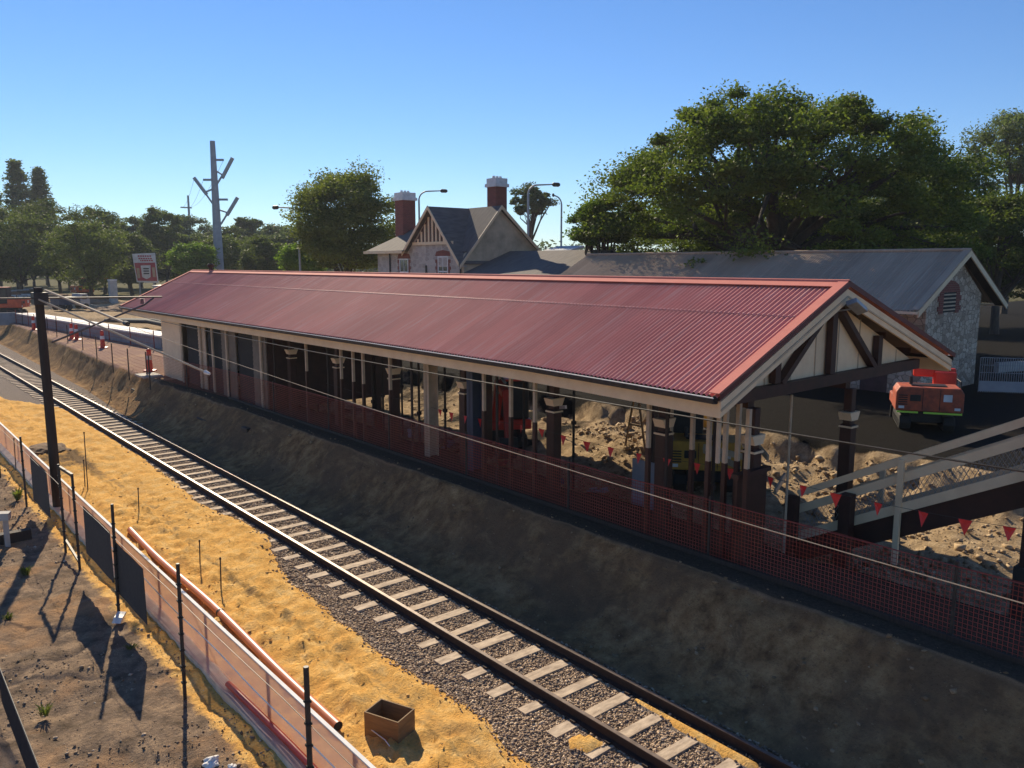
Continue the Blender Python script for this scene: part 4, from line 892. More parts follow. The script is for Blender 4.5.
TL = [(58, 199, 46, 130, 'leaf_dark', 'broad dark tree with domed top below the pines', 31, 1.0), (18, 214, 42, 118, 'leaf_dark', 'dark tree at the far left edge over parked cars', 32, 1.0),
      (103, 210, 27, 138, 'leaf_dark', 'dark tree right of the broad domed tree', 33, 1.1), (88, 224, 42, 108, 'leaf_dark', 'low black green tree behind the sign', 34, .95),
      (140, 220, 24, 172, 'leaf_gum', 'hazy tree standing behind the billboard', 35, 1), (166, 214, 21, 150, 'leaf_dark', 'narrow round dark tree between billboard and steel tower', 36, 1.2),
      (192, 221, 26, 195, 'leaf_gum', 'pale tree directly left of the steel tower', 37, 1), (195, 250, 25, 112, 'leaf_bright', 'bright clipped bush left of the steel tower foot', 38, .6),
      (252, 222, 17, 185, 'leaf_dark', 'small dark crown right of the steel tower', 39, 1), (232, 240, 38, 128, 'leaf_dark', 'wide low tree at the foot of the steel tower', 40, .7),
      (284, 226, 26, 165, 'leaf_gum', 'grey green tree behind the left street lamp', 41, .9), (302, 246, 24, 88, 'leaf_bright', 'yellow green shrubby tree beside the olive green tree', 42, .8),
      (130, 238, 30, 128, 'leaf_dark', 'dark low tree just left of the billboard', 43, .8), (270, 244, 28, 112, 'leaf_dark', 'low dark tree over the far end of the red roof', 44, .7),
      (-30, 232, 40, 115, 'leaf_dark', 'dark tree cut by the left edge of the picture', 45, .9)]
for px, ty, hw, D, mt, lab, sd, rf in TL:
    tree_px('broadleaf_tree', lab, 'tree', px, ty, hw, D, M[mt], rzf=rf*1.4, cap=.47, nclump=110, nleaf=230, lsize=.0013*D, seed=sd, trunk_h=2.2, low=-.95, group='trees along the horizon', limbs=6)
RNGF = np.random.default_rng(5)
for i, px in enumerate(range(-28, 312, 20)):
    tree_px('broadleaf_tree', 'dark tree filling the back of the tree line on the left horizon', 'tree', px+int(RNGF.integers(-5, 5)), 236+int(RNGF.integers(-6, 7)), 19+int(RNGF.integers(0, 8)), 150+int(RNGF.integers(0, 30)), M['leaf_dark' if i % 3 else 'leaf_gum'], rzf=1.2, cap=.48, nclump=60, nleaf=170, lsize=.24, seed=200+i, trunk_h=2, low=-.98, group='trees filling the left horizon', limbs=3)
def pine(px, ty, hw, D, lab, seed):
    global RNG
    RNG = np.random.default_rng(seed); x, y = at_d(px, D); H = CAM_H+(264-ty)*D/FOC-1; r = hw*D/FOC
    root = thing('norfolk_pine', lab, 'pine tree', (0, 0, 0), group='norfolk pines at far left'); P = []
    mb = MB(); mb.tube([(0, 0, -.5), (0, 0, H*.5), (0, 0, H)], [.4, .25, .05], 7)
    tiers = 16
    for i in range(tiers):
        z = H*(.30+.68*i/(tiers-1))+RNG.uniform(-.3, .3); rr_ = r*(1.05-(i/(tiers-1))**1.3*.85)*RNG.uniform(.85, 1.1); nb = 7
        for b in range(nb):
            a = 6.283*b/nb+RNG.uniform(-.3, .3)+i; e = np.array([math.cos(a)*rr_, math.sin(a)*rr_, rr_*.18])
            mb.tube([(0, 0, z), (e[0]*.6, e[1]*.6, z+e[2]*.4), (e[0], e[1], z+e[2])], [.09, .05, .02], 4)
            for t in np.linspace(.2, 1, 7): P.append(np.array([0, 0, z])+e*t*RNG.uniform(.8, 1.15)+RNG.normal(size=(12, 3))*np.array([.45, .45, .38]))
    V, F = leaf_quads(np.concatenate(P), .34, .4); np_mesh('crown', V, F, M['leaf_dark'], root); mb.build('trunk', M['bark'], root); root.location = (x, y, 1)
pine(24, 165, 20, 190, 'taller of the two norfolk pines above the dark trees', 61); pine(46, 173, 17, 195, 'shorter norfolk pine right of the taller one', 62); pine(-1, 196, 12, 180, 'norfolk pine cut by the left picture edge', 63)
# far wood along the horizon
RNG = np.random.default_rng(77); PP = []
for px in np.arange(-80, 1120, 7):
    D = RNG.uniform(260, 330); x, y = at_d(px, D); h = RNG.uniform(8, 14)
    PP.append(np.array([x, y, h*.55])+RNG.normal(size=(170, 3))*np.array([3.2, 3.2, h*.26]))
V, F = leaf_quads(np.concatenate(PP), .9); o = np_mesh('far_wood', V, F, M['leaf_gum']); tag(o, 'distant grey green band of trees along the horizon', 'wood', kind='stuff')

# ------------------------------------------------------------------ towers and lamps
x, y = at_d(219, 120); tw = thing('steel_power_pole', 'tall grey steel power pole with angled crossarms above the trees', 'power pole', (x, y, 1))
topz = CAM_H+(264-145)*120/FOC
MB().tube([(x, y, .5), (x, y, 12), (x, y, topz)], [.75, .6, .36], 12).build('shaft', M['galv_paint'], tw)
er = Vector((math.cos(YAW), -math.sin(YAW), 0))
B = Vector((x, y, 0)); sc = 120/FOC
def pt(dx, yy): return B+er*(dx*sc)+Vector((0, 0, CAM_H+(264-yy)*sc))
for (a, b) in (((2, 188), (17, 163)), ((-2, 205), (-20, 181)), ((5, 225), (20, 200))):
    MB().bar(pt(a[0]-1, a[1]), pt(a[0]*.5+b[0]*.5, (a[1]+b[1])/2), .22, .22).build('stay', M['galv_paint'], tw)
for dx0, y0_, dx1, y1_ in ((9, 178, 19, 161), (-10, 194, -20, 180), (12, 214, 22, 199)):
    MB().bar(pt(dx0-(dx1-dx0)*.15, y0_-(y1_-y0_)*.15), pt(dx1, y1_), .42, .42).build('insulator', M['galv'], tw)
for dx, y0_, dx1, y1_ in ((0, 172, 9, 178), (0, 190, -10, 194), (0, 210, 12, 214)): MB().bar(pt(dx, y0_), pt(dx1, y1_), .22, .22).build('crossarm', M['galv_paint'], tw)
for dx1, yy in ((10, 163), (-11, 182), (12, 201)): MB().bar(pt(0, yy), pt(dx1, yy), .28, .3).build('crossarm', M['galv_paint'], tw)
x2, y2 = at_d(192, 240); t2 = thing('far_power_pole', 'slim distant power pole with short arms left of the steel one', 'power pole', (x2, y2, 1)); B2 = Vector((x2, y2, 0)); s2 = 240/FOC
MB().tube([(x2, y2, 0), (x2, y2, CAM_H+(264-197)*s2)], [.5, .3], 8).build('shaft', M['galv_paint'], t2)
MB().bar(B2+er*-8*s2+Vector((0, 0, CAM_H+(264-208.5)*s2)), B2+er*3*s2+Vector((0, 0, CAM_H+(264-209)*s2)), .3, .4).build('crossarm', M['galv_paint'], t2)
wr = thing('power_lines', 'thin power lines sagging between the two power poles', 'power line', (x, y, 15))
for a, b in (((-20, 181), (-8, 208)), ((-11, 182), (-3, 209)), ((10, 163), (3, 208))):
    p = pt(*a); q = B2+er*b[0]*s2+Vector((0, 0, CAM_H+(264-b[1])*s2)); pts_ = [p.lerp(q, t)-Vector((0, 0, 6*t*(1-t))) for t in np.linspace(0, 1, 12)]
    MB().tube(pts_, .022, 4).build('wire', M['steel_dark'], wr)
def lamp(px, topy, armpx, D, lab):
    x, y = at_d(px, D); s = D/FOC; B = Vector((x, y, 0)); zt = CAM_H+(264-topy)*s
    t = thing('street_lamp', lab, 'street lamp', (x, y, 1), group='grey street lamps beyond the station')
    sg = 1 if armpx > 0 else -1; r = min(3.5*s*2.5, 1.6)
    pts_ = [(x, y, 1), (x, y, zt-r)]+[tuple(B+er*(sg*r*(1-math.cos(a)))+Vector((0, 0, zt-r+r*math.sin(a)))) for a in np.linspace(.2, math.pi/2, 6)]+[tuple(B+er*(armpx*s*.8)+Vector((0, 0, zt+.05)))]
    MB().tube(pts_, [.13, .10]+[.08]*6+[.06], 8).build('pole', M['galv_paint'], t)
    e = B+er*(armpx*s*.78)+Vector((0, 0, zt+.05)); f_ = B+er*(armpx*s*1.05)+Vector((0, 0, zt+.02))
    MB().tube([e, e.lerp(f_, .2), e.lerp(f_, .8), f_], [.08, .2, .2, .1], 8).build('lamp_head', M['steel_dark'], t)
lamp(300, 209, -24, 80, 'leftmost street lamp curving over the small far trees'); lamp(420, 193, 27, 88, 'street lamp arching right above the brick chimney')
lamp(528, 187, 30, 75, 'largest street lamp arching right beside the right chimney'); lamp(561, 197, -9, 95, 'short-armed street lamp standing left of the domed tree')

# ------------------------------------------------------------------ left: overhead pole, arms and wires
pl = thing('wooden_mast', 'weathered dark timber overhead-line mast on the yellow sand', 'mast', (3.95, 22.9, -.15))
MB().tube([(3.95, 22.9, -.3), (3.94, 22.9, 2.5), (3.92, 22.9, 5.62)], [.125, .112, .098], 12).build('timber', M['darkwood'], pl)
zA = 5.36
MB().tube([(2.2, 22.75, zA+.03), (6.81, 22.75, zA-.04)], .022, 8).build('cantilever_arm', M['steel_mid'], pl)
MB().tube([(4.09, 22.75, 4.25), (6.35, 22.75, 5.12), (6.6, 22.75, 5.3)], .024, 8).build('brace', M['steel_mid'], pl)
MB().box(3.78, 4.1, 22.7, 23.1, 5.2, 5.5).build('clamp', M['steel_dark'], pl)
mb = MB(); 
for k in range(5): mb.lathe((6.3, 22.75, 5.15+k*.03), [(.03, 0), (.07, .01), (.03, .02)], 8)
mb.build('insulator', M['steel_dark'], pl)
ow = thing('overhead_wires', 'thin overhead wires running along above the rails from the timber mast', 'overhead wire', (8, 12, 4.3))
MB().tube([(8.0, y, 4.28+.0006*(y-14)**2) for y in np.arange(-2, 42, 1.5)], .011, 6).build('contact_wire', M['steel_dark'], ow)
way = [(45, 290, 3.96), (125, 323, 4.35), (162, 338, 4.5), (326, 394, 4.85), (450, 433, 5.0), (720, 515.6, 5.15), (1011, 600, 5.25), (1500, 739, 5.3)]
ks = [on_x(*q) for q in way]
pts_ = []
for i in range(len(ks)-1):
    p0, p1, p2, p3 = ks[max(i-1, 0)], ks[i], ks[i+1], ks[min(i+2, len(ks)-1)]
    for k in range(6):
        t = k/6; pts_.append(.5*((2*p1)+(p2-p0)*t+(2*p0-5*p1+4*p2-p3)*t*t+(3*p1-p0-3*p2+p3)*t**3))
MB().tube(pts_, .0042, 6).build('stay_wire', M['cream_grey'], ow)
MB().tube(pts_[:7], .026, 8).build('pale_sheath', M['cream_grey'], ow)
MB().tube([pts_[6], pts_[6]+(pts_[7]-pts_[6]).normalized()*.14], [.05, .05], 8).build('insulator', M['steel_dark'], ow)
e2 = on_x(205, 372, 6.2); a2 = on_y(33, 297, 22.9); pts2 = [a2.lerp(e2, t) for t in np.linspace(0, 1, 10)]
MB().tube(pts2, .024, 8).build('pale_sheath', M['cream_grey'], ow)
MB().tube([e2, e2+(e2-a2).normalized()*.14], [.05, .03], 8).build('end_fitting', M['white'], ow)

# ------------------------------------------------------------------ left: concrete barrier screen, footing, rope, nets
bw = thing('barrier_screen', 'long knee-high pinkish translucent barrier screen along the yellow sand', 'barrier', (4.2, 15, -.2))
zt = .71
yy = -2.0; i = 0
while yy < 62:
    L_ = 2.38; p = MB().box(4.035, 4.041, yy, yy+L_+.02, -.16, zt); p.build('screen_sheet', M['screen'], bw); MB().tube([(4.06, yy, -.3), (4.06, yy, zt)], .018, 6).build('stake', M['steel_dark'], bw); yy += 2.4; i += 1
MB().box(4.015, 4.065, -2, 62, zt+.002, zt+.02).build('top_batten', M['white_concrete'], bw)
ft = MB(); ft.box(3.82, 4.015, -2, 62, -.3, .0); ft.build('footing', M['kerb_tan'], bw)
nt_ = thing('fallen_safety_net', 'faded orange and white plastic net lying over the wall footing', 'net', (3.9, 12, 0))
vs_, fs = [], []
def strip(p, q, w_):
    k = len(vs_); p = Vector(p); q = Vector(q); d = (q-p).normalized(); s = d.cross(Vector((0, 0, 1)));
    if s.length < .01: s = Vector((0, 1, 0))
    s = s.normalized()*w_/2; vs_.extend([p-s, q-s, q+s, p+s]); fs.append((k, k+1, k+2, k+3))
for j in range(9):
    x_ = 3.83+j*.022
    for i in range(70): y_ = 4+i*.26; strip((x_, y_, .045+.012*math.sin(i*1.3+j)), (x_, y_+.26, .045+.012*math.sin((i+1)*1.3+j)), .008)
for i in range(520): y_ = 4+i*.035; strip((3.82, y_, .04+.01*math.sin(i*.3)), (4.01, y_+.02, .04), .007)
mb = MB(); mb.add(vs_, fs); mb.build('net', M['net_pale'] if 'net_pale' in M else simple('net_pale', (.72, .52, .42), (.62, .30, .22), 3, .6, bmp=0), nt_, fix=False)
rp = MB(); rp.tube([(3.99, y, .31+.02*math.sin(y*1.7)) for y in np.arange(2, 20, .3)], .011, 6); o = rp.build('white_rope', M['white']); tag(o, 'white rope strung along the face of the barrier screen', 'rope')
# red hose on the footing and orange pipe on the sand
MB().tube([(3.92+.03*math.sin(y*.9), y, .085) for y in np.arange(1.5, 11.5, .4)], .045, 10).build('red_hose', M['red_hose'], smooth=True)
tag(bpy.data.objects['red_hose'], 'red plastic hose lying on the concrete footing near the bottom edge', 'hose')
pts_ = [(4.83-.014*(19.8-y)+.02*math.sin(y), y, hz(4.75, y)+.06) for y in np.arange(9.2, 19.9, .5)]
zm = float(np.mean([p[2] for p in pts_])); pts_ = [(p[0], p[1], zm+.02*math.sin(p[1]*.6)+.02) for p in pts_]
op = thing('orange_pipe', 'long orange plastic drain pipe lying on the sand behind the barrier', 'pipe', (4.75, 9.2, 0))
MB().tube(pts_, .07, 14, caps=False).build('barrel', M['orange_pipe'], op, smooth=True, fix=False)
MB().tube([pts_[0], (pts_[0][0], pts_[0][1]+.4, pts_[0][2])], .06, 14).build('pipe_mouth', M['reveal'], op)
MB().tube([(pts_[9][0], pts_[9][1], pts_[9][2]), (pts_[9][0], pts_[9][1]+.05, pts_[9][2])], .077, 14).build('joint_band', M['black'], op)
# wooden formwork box
bxr = thing('formwork_box', 'open topped brown plywood box sitting in a scoop of sand', 'box', (5.21, 8.73, -.12), rz=R(-3))
WPOS[bxr.name] = Vector((0, 0, 0))
def loc_box(x0, x1, y0, y1, z0, z1, nm, mt): MB().box(x0, x1, y0, y1, z0, z1).build(nm, M[mt], bxr)
# oriented roughly with the pits edge
for (x0, x1, y0, y1) in ((-.28, .28, -.19, -.172), (-.28, .28, .172, .19), (-.28, -.262, -.172, .172), (.262, .28, -.172, .172)): loc_box(x0, x1, y0, y1, -.12, .36, 'side_board', 'plywood')
loc_box(-.26, .26, -.17, .17, -.1, .02, 'dark_fill', 'reveal')  # near-black fill low inside the box
bxr.rotation_euler = (0, 0, R(-68))
MB().tube([on_z(366, 727, .0)+Vector((0, 0, .02)), on_z(385, 742, -.05)+Vector((0, 0, .03)), on_z(393, 752, -.05)+Vector((0, 0, .02))], .008, 5).build('pale_cord', M['white'])
tag(bpy.data.objects['pale_cord'], 'short pale cord on the sand beside the plywood box', 'cord')

# pickets of the left wire fence with dark shade panels
wf = thing('wire_fence', 'dark picket wire fence with hanging black shade panels on the dirt verge', 'fence', (3.4, 15, -.1))
PK = [(3.40, 18.0, 1.95, .0), (3.38, 19.2, 1.92, .0), (3.38, 14.95, 2.02, .03), (3.38, 11.42, 1.97, .02), (3.4, 7.35, 2.05, .0), (3.35, 23.6, 1.8, 0), (3.3, 27.5, 1.8, 0), (3.3, 31.5, 1.8, 0), (3.4, 3.5, 2.0, 0)]
for x_, y_, h_, ln in PK:
    mb = MB(); mb.tube([(x_, y_, -.3), (x_+ln, y_, h_)], .030 if y_ < 10 else .026, 6); p_ = mb.build('picket', M['steel_dark'], wf)
    for k in range(7): MB().box(x_-.032+ln*k/8, x_+.032+ln*k/8, y_-.034, y_+.034, .15+k*.25, .175+k*.25).build('tie_lug', M['rubber'], p_)
for z_ in (1.42,): MB().tube([(3.4, y, z_-.02*math.sin((y % 4)/4*math.pi)) for y in np.arange(3.5, 31.5, .5)], .004, 4).build('strand', M['steel_dark'], wf)
MB().bar((3.4, 19.2, 1.85), (3.4, 18.0, 1.92), .05, .06).build('brace', M['steel_dark'], wf); MB().bar((3.4, 19.2, .2), (3.4, 17.98, .05), .04, .05).build('brace', M['steel_dark'], wf)
for y0_, y1_, zt_, zb_ in ((15.35, 17.4, 1.40, .42), (13.35, 15.12, 1.30, .33), (20.95, 23.0, 1.4, .25)):
    n = 8; vs_ = []
    for i in range(n+1):
        y = y0_+(y1_-y0_)*i/n
        for z in (zb_, (zb_+zt_)/2, zt_): vs_.append((3.43+.004*math.sin(i*1.3+z*3), y, z))
    vs2 = [(v[0]+.006, v[1], v[2]) for v in vs_]; k = len(vs_); fs = []
    for i in range(n):
        for j in range(2): a = i*3+j; fs.append((a, a+1, a+4, a+3)); fs.append((a+k, a+3+k, a+4+k, a+1+k))
    mb = MB(); mb.add(vs_+vs2, fs); mb.build('shade_panel', M['shade_cloth'], wf, fix=False)
# survey pegs on the sand
plab = ['thin steel peg on the sand nearest the timber mast', 'steel peg with a clod of dug soil at its foot', 'lone peg beside the start of the orange pipe', 'left one of two pegs near the rails', 'right one of two pegs near the rails', 'small far peg at the sand edge left of the mast']
for i, (bx_, by_, tx_, ty_) in enumerate(((85, 487, 82, 460), (140, 527, 136, 490), (141, 532, 136, 488), (200, 578, 198, 541), (224, 607, 218, 558), (16, 470, 14, 440))):
    if i == 1: bx_, by_, ty_ = 88, 492, 468
    p = on_z(bx_, by_, -.08); 
    if i == 2: p = on_z(139, 514, -.08)
    if i == 3: p = on_z(200, 566, -.08)
    if i == 4: p = on_z(221, 590, -.08)
    h_ = max(.35, on_x(tx_, ty_, p.x).z+.1); t = thing('survey_peg', plab[i], 'peg', (p.x, p.y, -.1), group='steel pegs standing in the yellow sand')
    MB().tube([(p.x, p.y, -.15), (p.x+.02, p.y, h_-.1)], .013, 6).build('rod', M['steel_dark'], t); MB().lathe((p.x+.02, p.y, h_-.12), [(.02, 0), (.02, .04), (.01, .05)], 6).build('cap', M['rust_rail'], t)
# debris and litter
def lump(name, c, s, mat, label, cat, seed=0, fl=(1, 1, .6)):
    r = random.Random(seed); bm = bmesh.new(); bmesh.ops.create_icosphere(bm, subdivisions=4, radius=1)
    for v in bm.verts: v.co = Vector((v.co.x*fl[0], v.co.y*fl[1], v.co.z*fl[2]))*s*(1+.55*float(fbm(v.co.x*1.7+seed, v.co.y*1.7+v.co.z*1.3, seed, 4)))
    me = bpy.data.meshes.new(name); bm.to_mesh(me); bm.free(); me.materials.append(M[mat]); o = bpy.data.objects.new(name, me); COL.objects.link(o); o.location = c; WPOS[o.name] = Vector(c)
    return tag(o, label, cat)
p = on_z(117, 622, 0); b_ = MB()
T = Matrix.Translation(p) @ Matrix.Rotation(R(60), 4, 'Z') @ Matrix.Rotation(R(8), 4, 'X')
b_.prism([(-.06, 0), (.09, -.02), (.30, .03), (.28, .07), (.05, .06)], 'y', -.07, .07); b_.v = [tuple(T @ Vector(v)) for v in b_.v]; o = b_.build('broken_board', M['white']); tag(o, 'white broken scrap board lying among the pickets', 'scrap')
p = on_z(211, 762, -.05); lump('white_rock', p, .10, 'white_concrete', 'pale broken concrete lump at the bottom picture edge', 'rock', 3)
p = on_z(232, 767, -.05); lump('white_rock', p, .05, 'white_concrete', 'smaller concrete chip right of the pale broken lump', 'rock', 4)
p = on_z(101, 545, -.02); lump('grey_rock', p, .09, 'concrete', 'grey stone beside the double pickets', 'rock', 5)
p = on_z(76, 452, -.05); lump('soil_heap', (5.1, 30.5, -.12), .7, 'bankdirt' if 'bankdirt' in M else M.setdefault('bankdirt', simple('bankdirt', (.20, .12, .06), (.10, .06, .035), 5, .95, bmp=.6, fine=18, bdist=.04)) and 'bankdirt', 'low dark soil heap on the sand behind the barrier', 'soil heap', 7, (.9, 1.4, .3))
p = on_z(300, 515, -.1)
# pale propped beam at left edge
o = thing('white_trestle', 'pale weathered post and beam stub at the left edge', 'trestle', (2.7, 17.5, 0))
a = on_z(8, 548, -.1); MB().box(a.x-.05, a.x+.05, a.y-.05, a.y+.05, -.2, .62).build('post', M['concrete'], o); MB().bar((a.x-.9, a.y+.3, .72), (a.x+.08, a.y-.1, .66), .22, .16).build('beam', M['concrete'], o)
MB().box(a.x-.9, a.x+.5, a.y+.15, a.y+.35, -.2, .18).build('sleeper_block', M['darkwood'], o)
# wire mesh panel at the lower left corner
cf = thing('chain_link_panel', 'chain link fence panel leaning across the lower left corner', 'fence', (1.6, 9.5, 0))
A_ = on_z(-6, 660, .5); B_ = on_z(48, 800, .5); A_.z = 0; B_.z = 0
mb = MB(); dv = (B_-A_); L_ = dv.length; dv.normalize()
for i in range(int(L_/.055)+1):
    p0 = A_+dv*i*.055
    for sg in (-1, 1):
        q0 = p0+dv*sg*.55; 
        if 0 <= (q0-A_).dot(dv) <= L_: mb.bar(p0+Vector((0, 0, .05)), q0+Vector((0, 0, .62)), .004, .004)
mb.build('wire_mesh', M['steel_dark'], cf); MB().tube([A_+Vector((0, 0, .63)), B_+Vector((0, 0, .63))], .009, 8).build('top_rail', M['steel_dark'], cf)
MB().tube([A_+Vector((0, 0, -.1)), A_+Vector((0, 0, .7))], .025, 8).build('post', M['galv'], cf)
# weeds
def weed(px, py, h_, n, lab, col='leaf_bright'):
    p = on_z(px, py, -.08); rr = random.Random(int(px)); mb = MB(); ms = MB()
    for i in range(n):
        a = rr.uniform(0, 6.28); l = h_*rr.uniform(.5, 1.1); d = Vector((math.cos(a), math.sin(a), 0)); s = Vector((-d.y, d.x, 0))*.006*rr.uniform(.8, 2)
        o0 = p+d*rr.uniform(0, .06); m0 = o0+d*l*.2+Vector((0, 0, l*.6)); e0 = o0+d*l*.55+Vector((0, 0, l*.9))
        mb.add([o0-s, o0+s, m0+s*1.3, m0-s*1.3, e0], [(0, 1, 2, 3), (3, 2, 4)])
        for k in range(3): q = o0.lerp(m0, .4+.3*k); t_ = Vector((rr.uniform(-1, 1), rr.uniform(-1, 1), .4))*.04; mb.add([q, q+t_+s, q+t_*1.8, q+t_-s], [(0, 1, 2, 3)])
    o = mb.build('weed', M[col], fix=False); tag(o, lab, 'weed')
weed(26, 575, .22, 60, 'green weed tuft at the foot of the double pickets', 'leaf_olive'); weed(18, 500, .35, 110, 'largest green weed clump beside the left wire fence', 'leaf_olive'); weed(45, 715, .2, 30, 'sparse dry weed on the brown dirt near the bottom', 'leaf_olive'); weed(132, 650, .12, 24, 'tiny weed beside the shadow of a shade panel', 'leaf_olive'); weed(8, 620, .15, 30, 'small weed at the left picture edge below the trestle', 'leaf_olive')

# pipe on the bank and its pit box
bp = MB(); bp.tube([on_z(132, 389, .45), on_z(165, 404, .40), on_z(205, 421, .42), on_z(246, 437, .38)], .045, 8); o = bp.build('bank_pipe', M['rust_rail']); tag(o, 'thin rusty pipe running down the shaded bank', 'pipe')
p = on_z(250, 437, .4); o = MB().box(p.x-.2, p.x+.2, p.y-.25, p.y+.25, -.1, .75).build('cable_pit_box', M['black'], bevel=.02); tag(o, 'black cable pit box at the end of the rusty bank pipe', 'box')
MB().tube([(9.2, 22.9, -.1), (9.2, 22.9, .4)], .02, 6)

# ------------------------------------------------------------------ diggers
def digger(name, label, loc, rz, body, scale=1, cab=True, stripes=False, boom=True, group=None, arm_mat=None):
    t = thing(name, label, 'excavator', (0, 0, 0), group=group)
    for s in (-1, 1):
        mb = MB(); pr_ = [(-1.0, .25), (-.85, .03), (.85, .03), (1.0, .25), (.85, .48), (-.85, .48)]; mb.prism(pr_, 'x', s*.62-.17, s*.62+.17); tr = mb.build('crawler_track', M['rubber'], t, bevel=.04)
        m2 = MB()
        for k in range(5): m2.tube([(s*.62+s*.172, -.68+k*.34, .22), (s*.62+s*.19, -.68+k*.34, .22)], .11, 10)
        m2.build('track_roller', M['steel_dark'], tr)
    MB().box(-.45, .45, -.7, .7, .25, .62).build('undercarriage', M['black'], t)
    h_ = MB(); h_.prism([(-.95, .66), (-.95, 1.25), (-.85, 1.42), (.85, 1.42), (.95, 1.25), (.95, .66)], 'y', -1.15, -.1); h_.build('engine_cover', M[body], t, bevel=.035)
    MB().box(-.93, .93, -.09, .9, .66, 1.0).build('deck', M[body], t, bevel=.04)
    m3 = MB(); m3.box(-.55, -.25, -1.175, -1.152, .98, 1.18); m3.box(.955, .965, -.9, -.5, .9, 1.2); m3.box(-.5, .5, -.9, -.4, 1.421, 1.45)
    for k in range(5): m3.box(-.9+.02, -.62, -1.174, -1.152, .86+k*.07, .89+k*.07)
    m3.box(-.2, -.185, -1.16, -1.1495, .7, 1.38); m3.box(.28, .295, -1.16, -1.1495, .7, 1.38); m3.box(.951, .96, -.62, -.6, .7, 1.3); m3.build('engine_grille', M['black'], t)
    if stripes:
        m4 = MB(); m4.box(-.9, -.3, -1.16, -1.14, .60, .655); m4.box(-.15, .92, -1.16, -1.14, .60, .655); m4.box(.955, .965, -.9, -.2, .6, .655); m4.build('hi_vis_stripe', M['lime'], t)
    if cab:
        c = MB(); c.box(-.85, -.02, -.12, .85, 1.0, 2.3); cb = c.build('cab', M['black'], t, bevel=.05)
        MB().box(-.87, 0, -.14, .87, 2.3, 2.36).build('cab_roof', M[body], cb); g = MB(); g.box(-.86, -.853, .0, .75, 1.4, 2.2); g.box(-.75, -.1, .853, .86, 1.3, 2.2); g.build('cab_window', M['glass'], cb)
    am = M[arm_mat or body]
    m5 = MB(); m5.tube([(-.5, -.7, 1.45), (-.5, -.7, 1.7)], .05, 8); m5.build('exhaust', M['steel_dark'], t)
    m6 = MB(); m6.tube([(.85, -1.0, 1.42), (.85, -1.0, 1.62), (.85, -.3, 1.62), (.85, -.3, 1.42)], .018, 6); m6.build('grab_rail', M['steel_dark'], t)
    for sx_ in (-.78, .78): MB().box(sx_-.08, sx_+.08, -1.172, -1.152, .74, .82).build('tail_light', M['white'], t)
    m7 = MB(); m7.box(.38, .62, -1.168, -1.152, 1.0, 1.22); m7.build('pale_decal', M['white'], t)
    if boom:
        b1 = MB(); b1.bar((.3, .8, .95), (.3, 1.7, 2.4), .22, .28, (1, 0, 0)); b1.bar((.3, 1.65, 2.4), (.3, 3.0, 2.2), .2, .26, (1, 0, 0)); b1.build('boom', am, t, bevel=.02)
        b2 = MB(); b2.bar((.3, 2.95, 2.35), (.3, 3.3, .9), .17, .2, (1, 0, 0)); b2.build('dipper_arm', am, t, bevel=.02)
        b3 = MB(); b3.prism([(3.0, .9), (3.45, .95), (3.5, .5), (3.2, .25), (2.85, .4)], 'x', .02, .58); b3.build('bucket', M['steel_dark'], t)
        b4 = MB(); b4.tube([(.3, .9, 1.2), (.3, 1.6, 2.1)], .05, 8); b4.tube([(.3, 1.9, 2.65), (.3, 2.8, 2.55)], .045, 8); b4.build('hydraulic_ram', M['galv'], b2 and t)
    else:
        b1 = MB(); b1.box(.30, .95, .35, .75, 1.0, 1.75); b1.build('control_tower', M['red_machine'], t, bevel=.05); b1 = MB(); b1.box(-.3, .95, .5, .7, 1.55, 1.85); b1.build('folded_arm', M['red_machine'], t, bevel=.05)
        MB().box(-.85, .85, 1.1, 1.2, .05, .45).build('dozer_blade', M['steel_dark'], t)
    t.location = loc; t.rotation_euler = (0, 0, rz); t.scale = (scale,)*3; return t
EX = on_z(922, 426, 1.1)
digger('mini_excavator', 'orange mini excavator without cab parked on the dark yard right of the canopy', (EX.x, EX.y, hz(EX.x, EX.y)), R(-60), 'orange_rusty', .98, cab=False, stripes=True, boom=False)
p = on_x(703, 455, 17.6); digger('yellow_excavator', 'yellow excavator working in the pit behind the canopy props', (p.x, p.y, hz(p.x, p.y)), R(-50), 'yellow_machine', 1.0, cab=True)
p = on_z(500, 428, .6); digger('orange_excavator', 'orange excavator in the pit seen through the middle of the canopy', (p.x, p.y, hz(p.x, p.y)), R(150), 'red_machine', 1.0, cab=True)
p = on_z(12, 316, 1.0); digger('site_excavator', 'far orange excavator at the left edge beside the spoil', (p.x, p.y, hz(p.x, p.y)), R(60), 'orange_machine', 1.2)
p = on_z(84, 300, 1.0); digger('site_excavator', 'far orange excavator right of the timber mast head', (p.x, p.y, hz(p.x, p.y)), R(-80), 'orange_machine', 1.2)

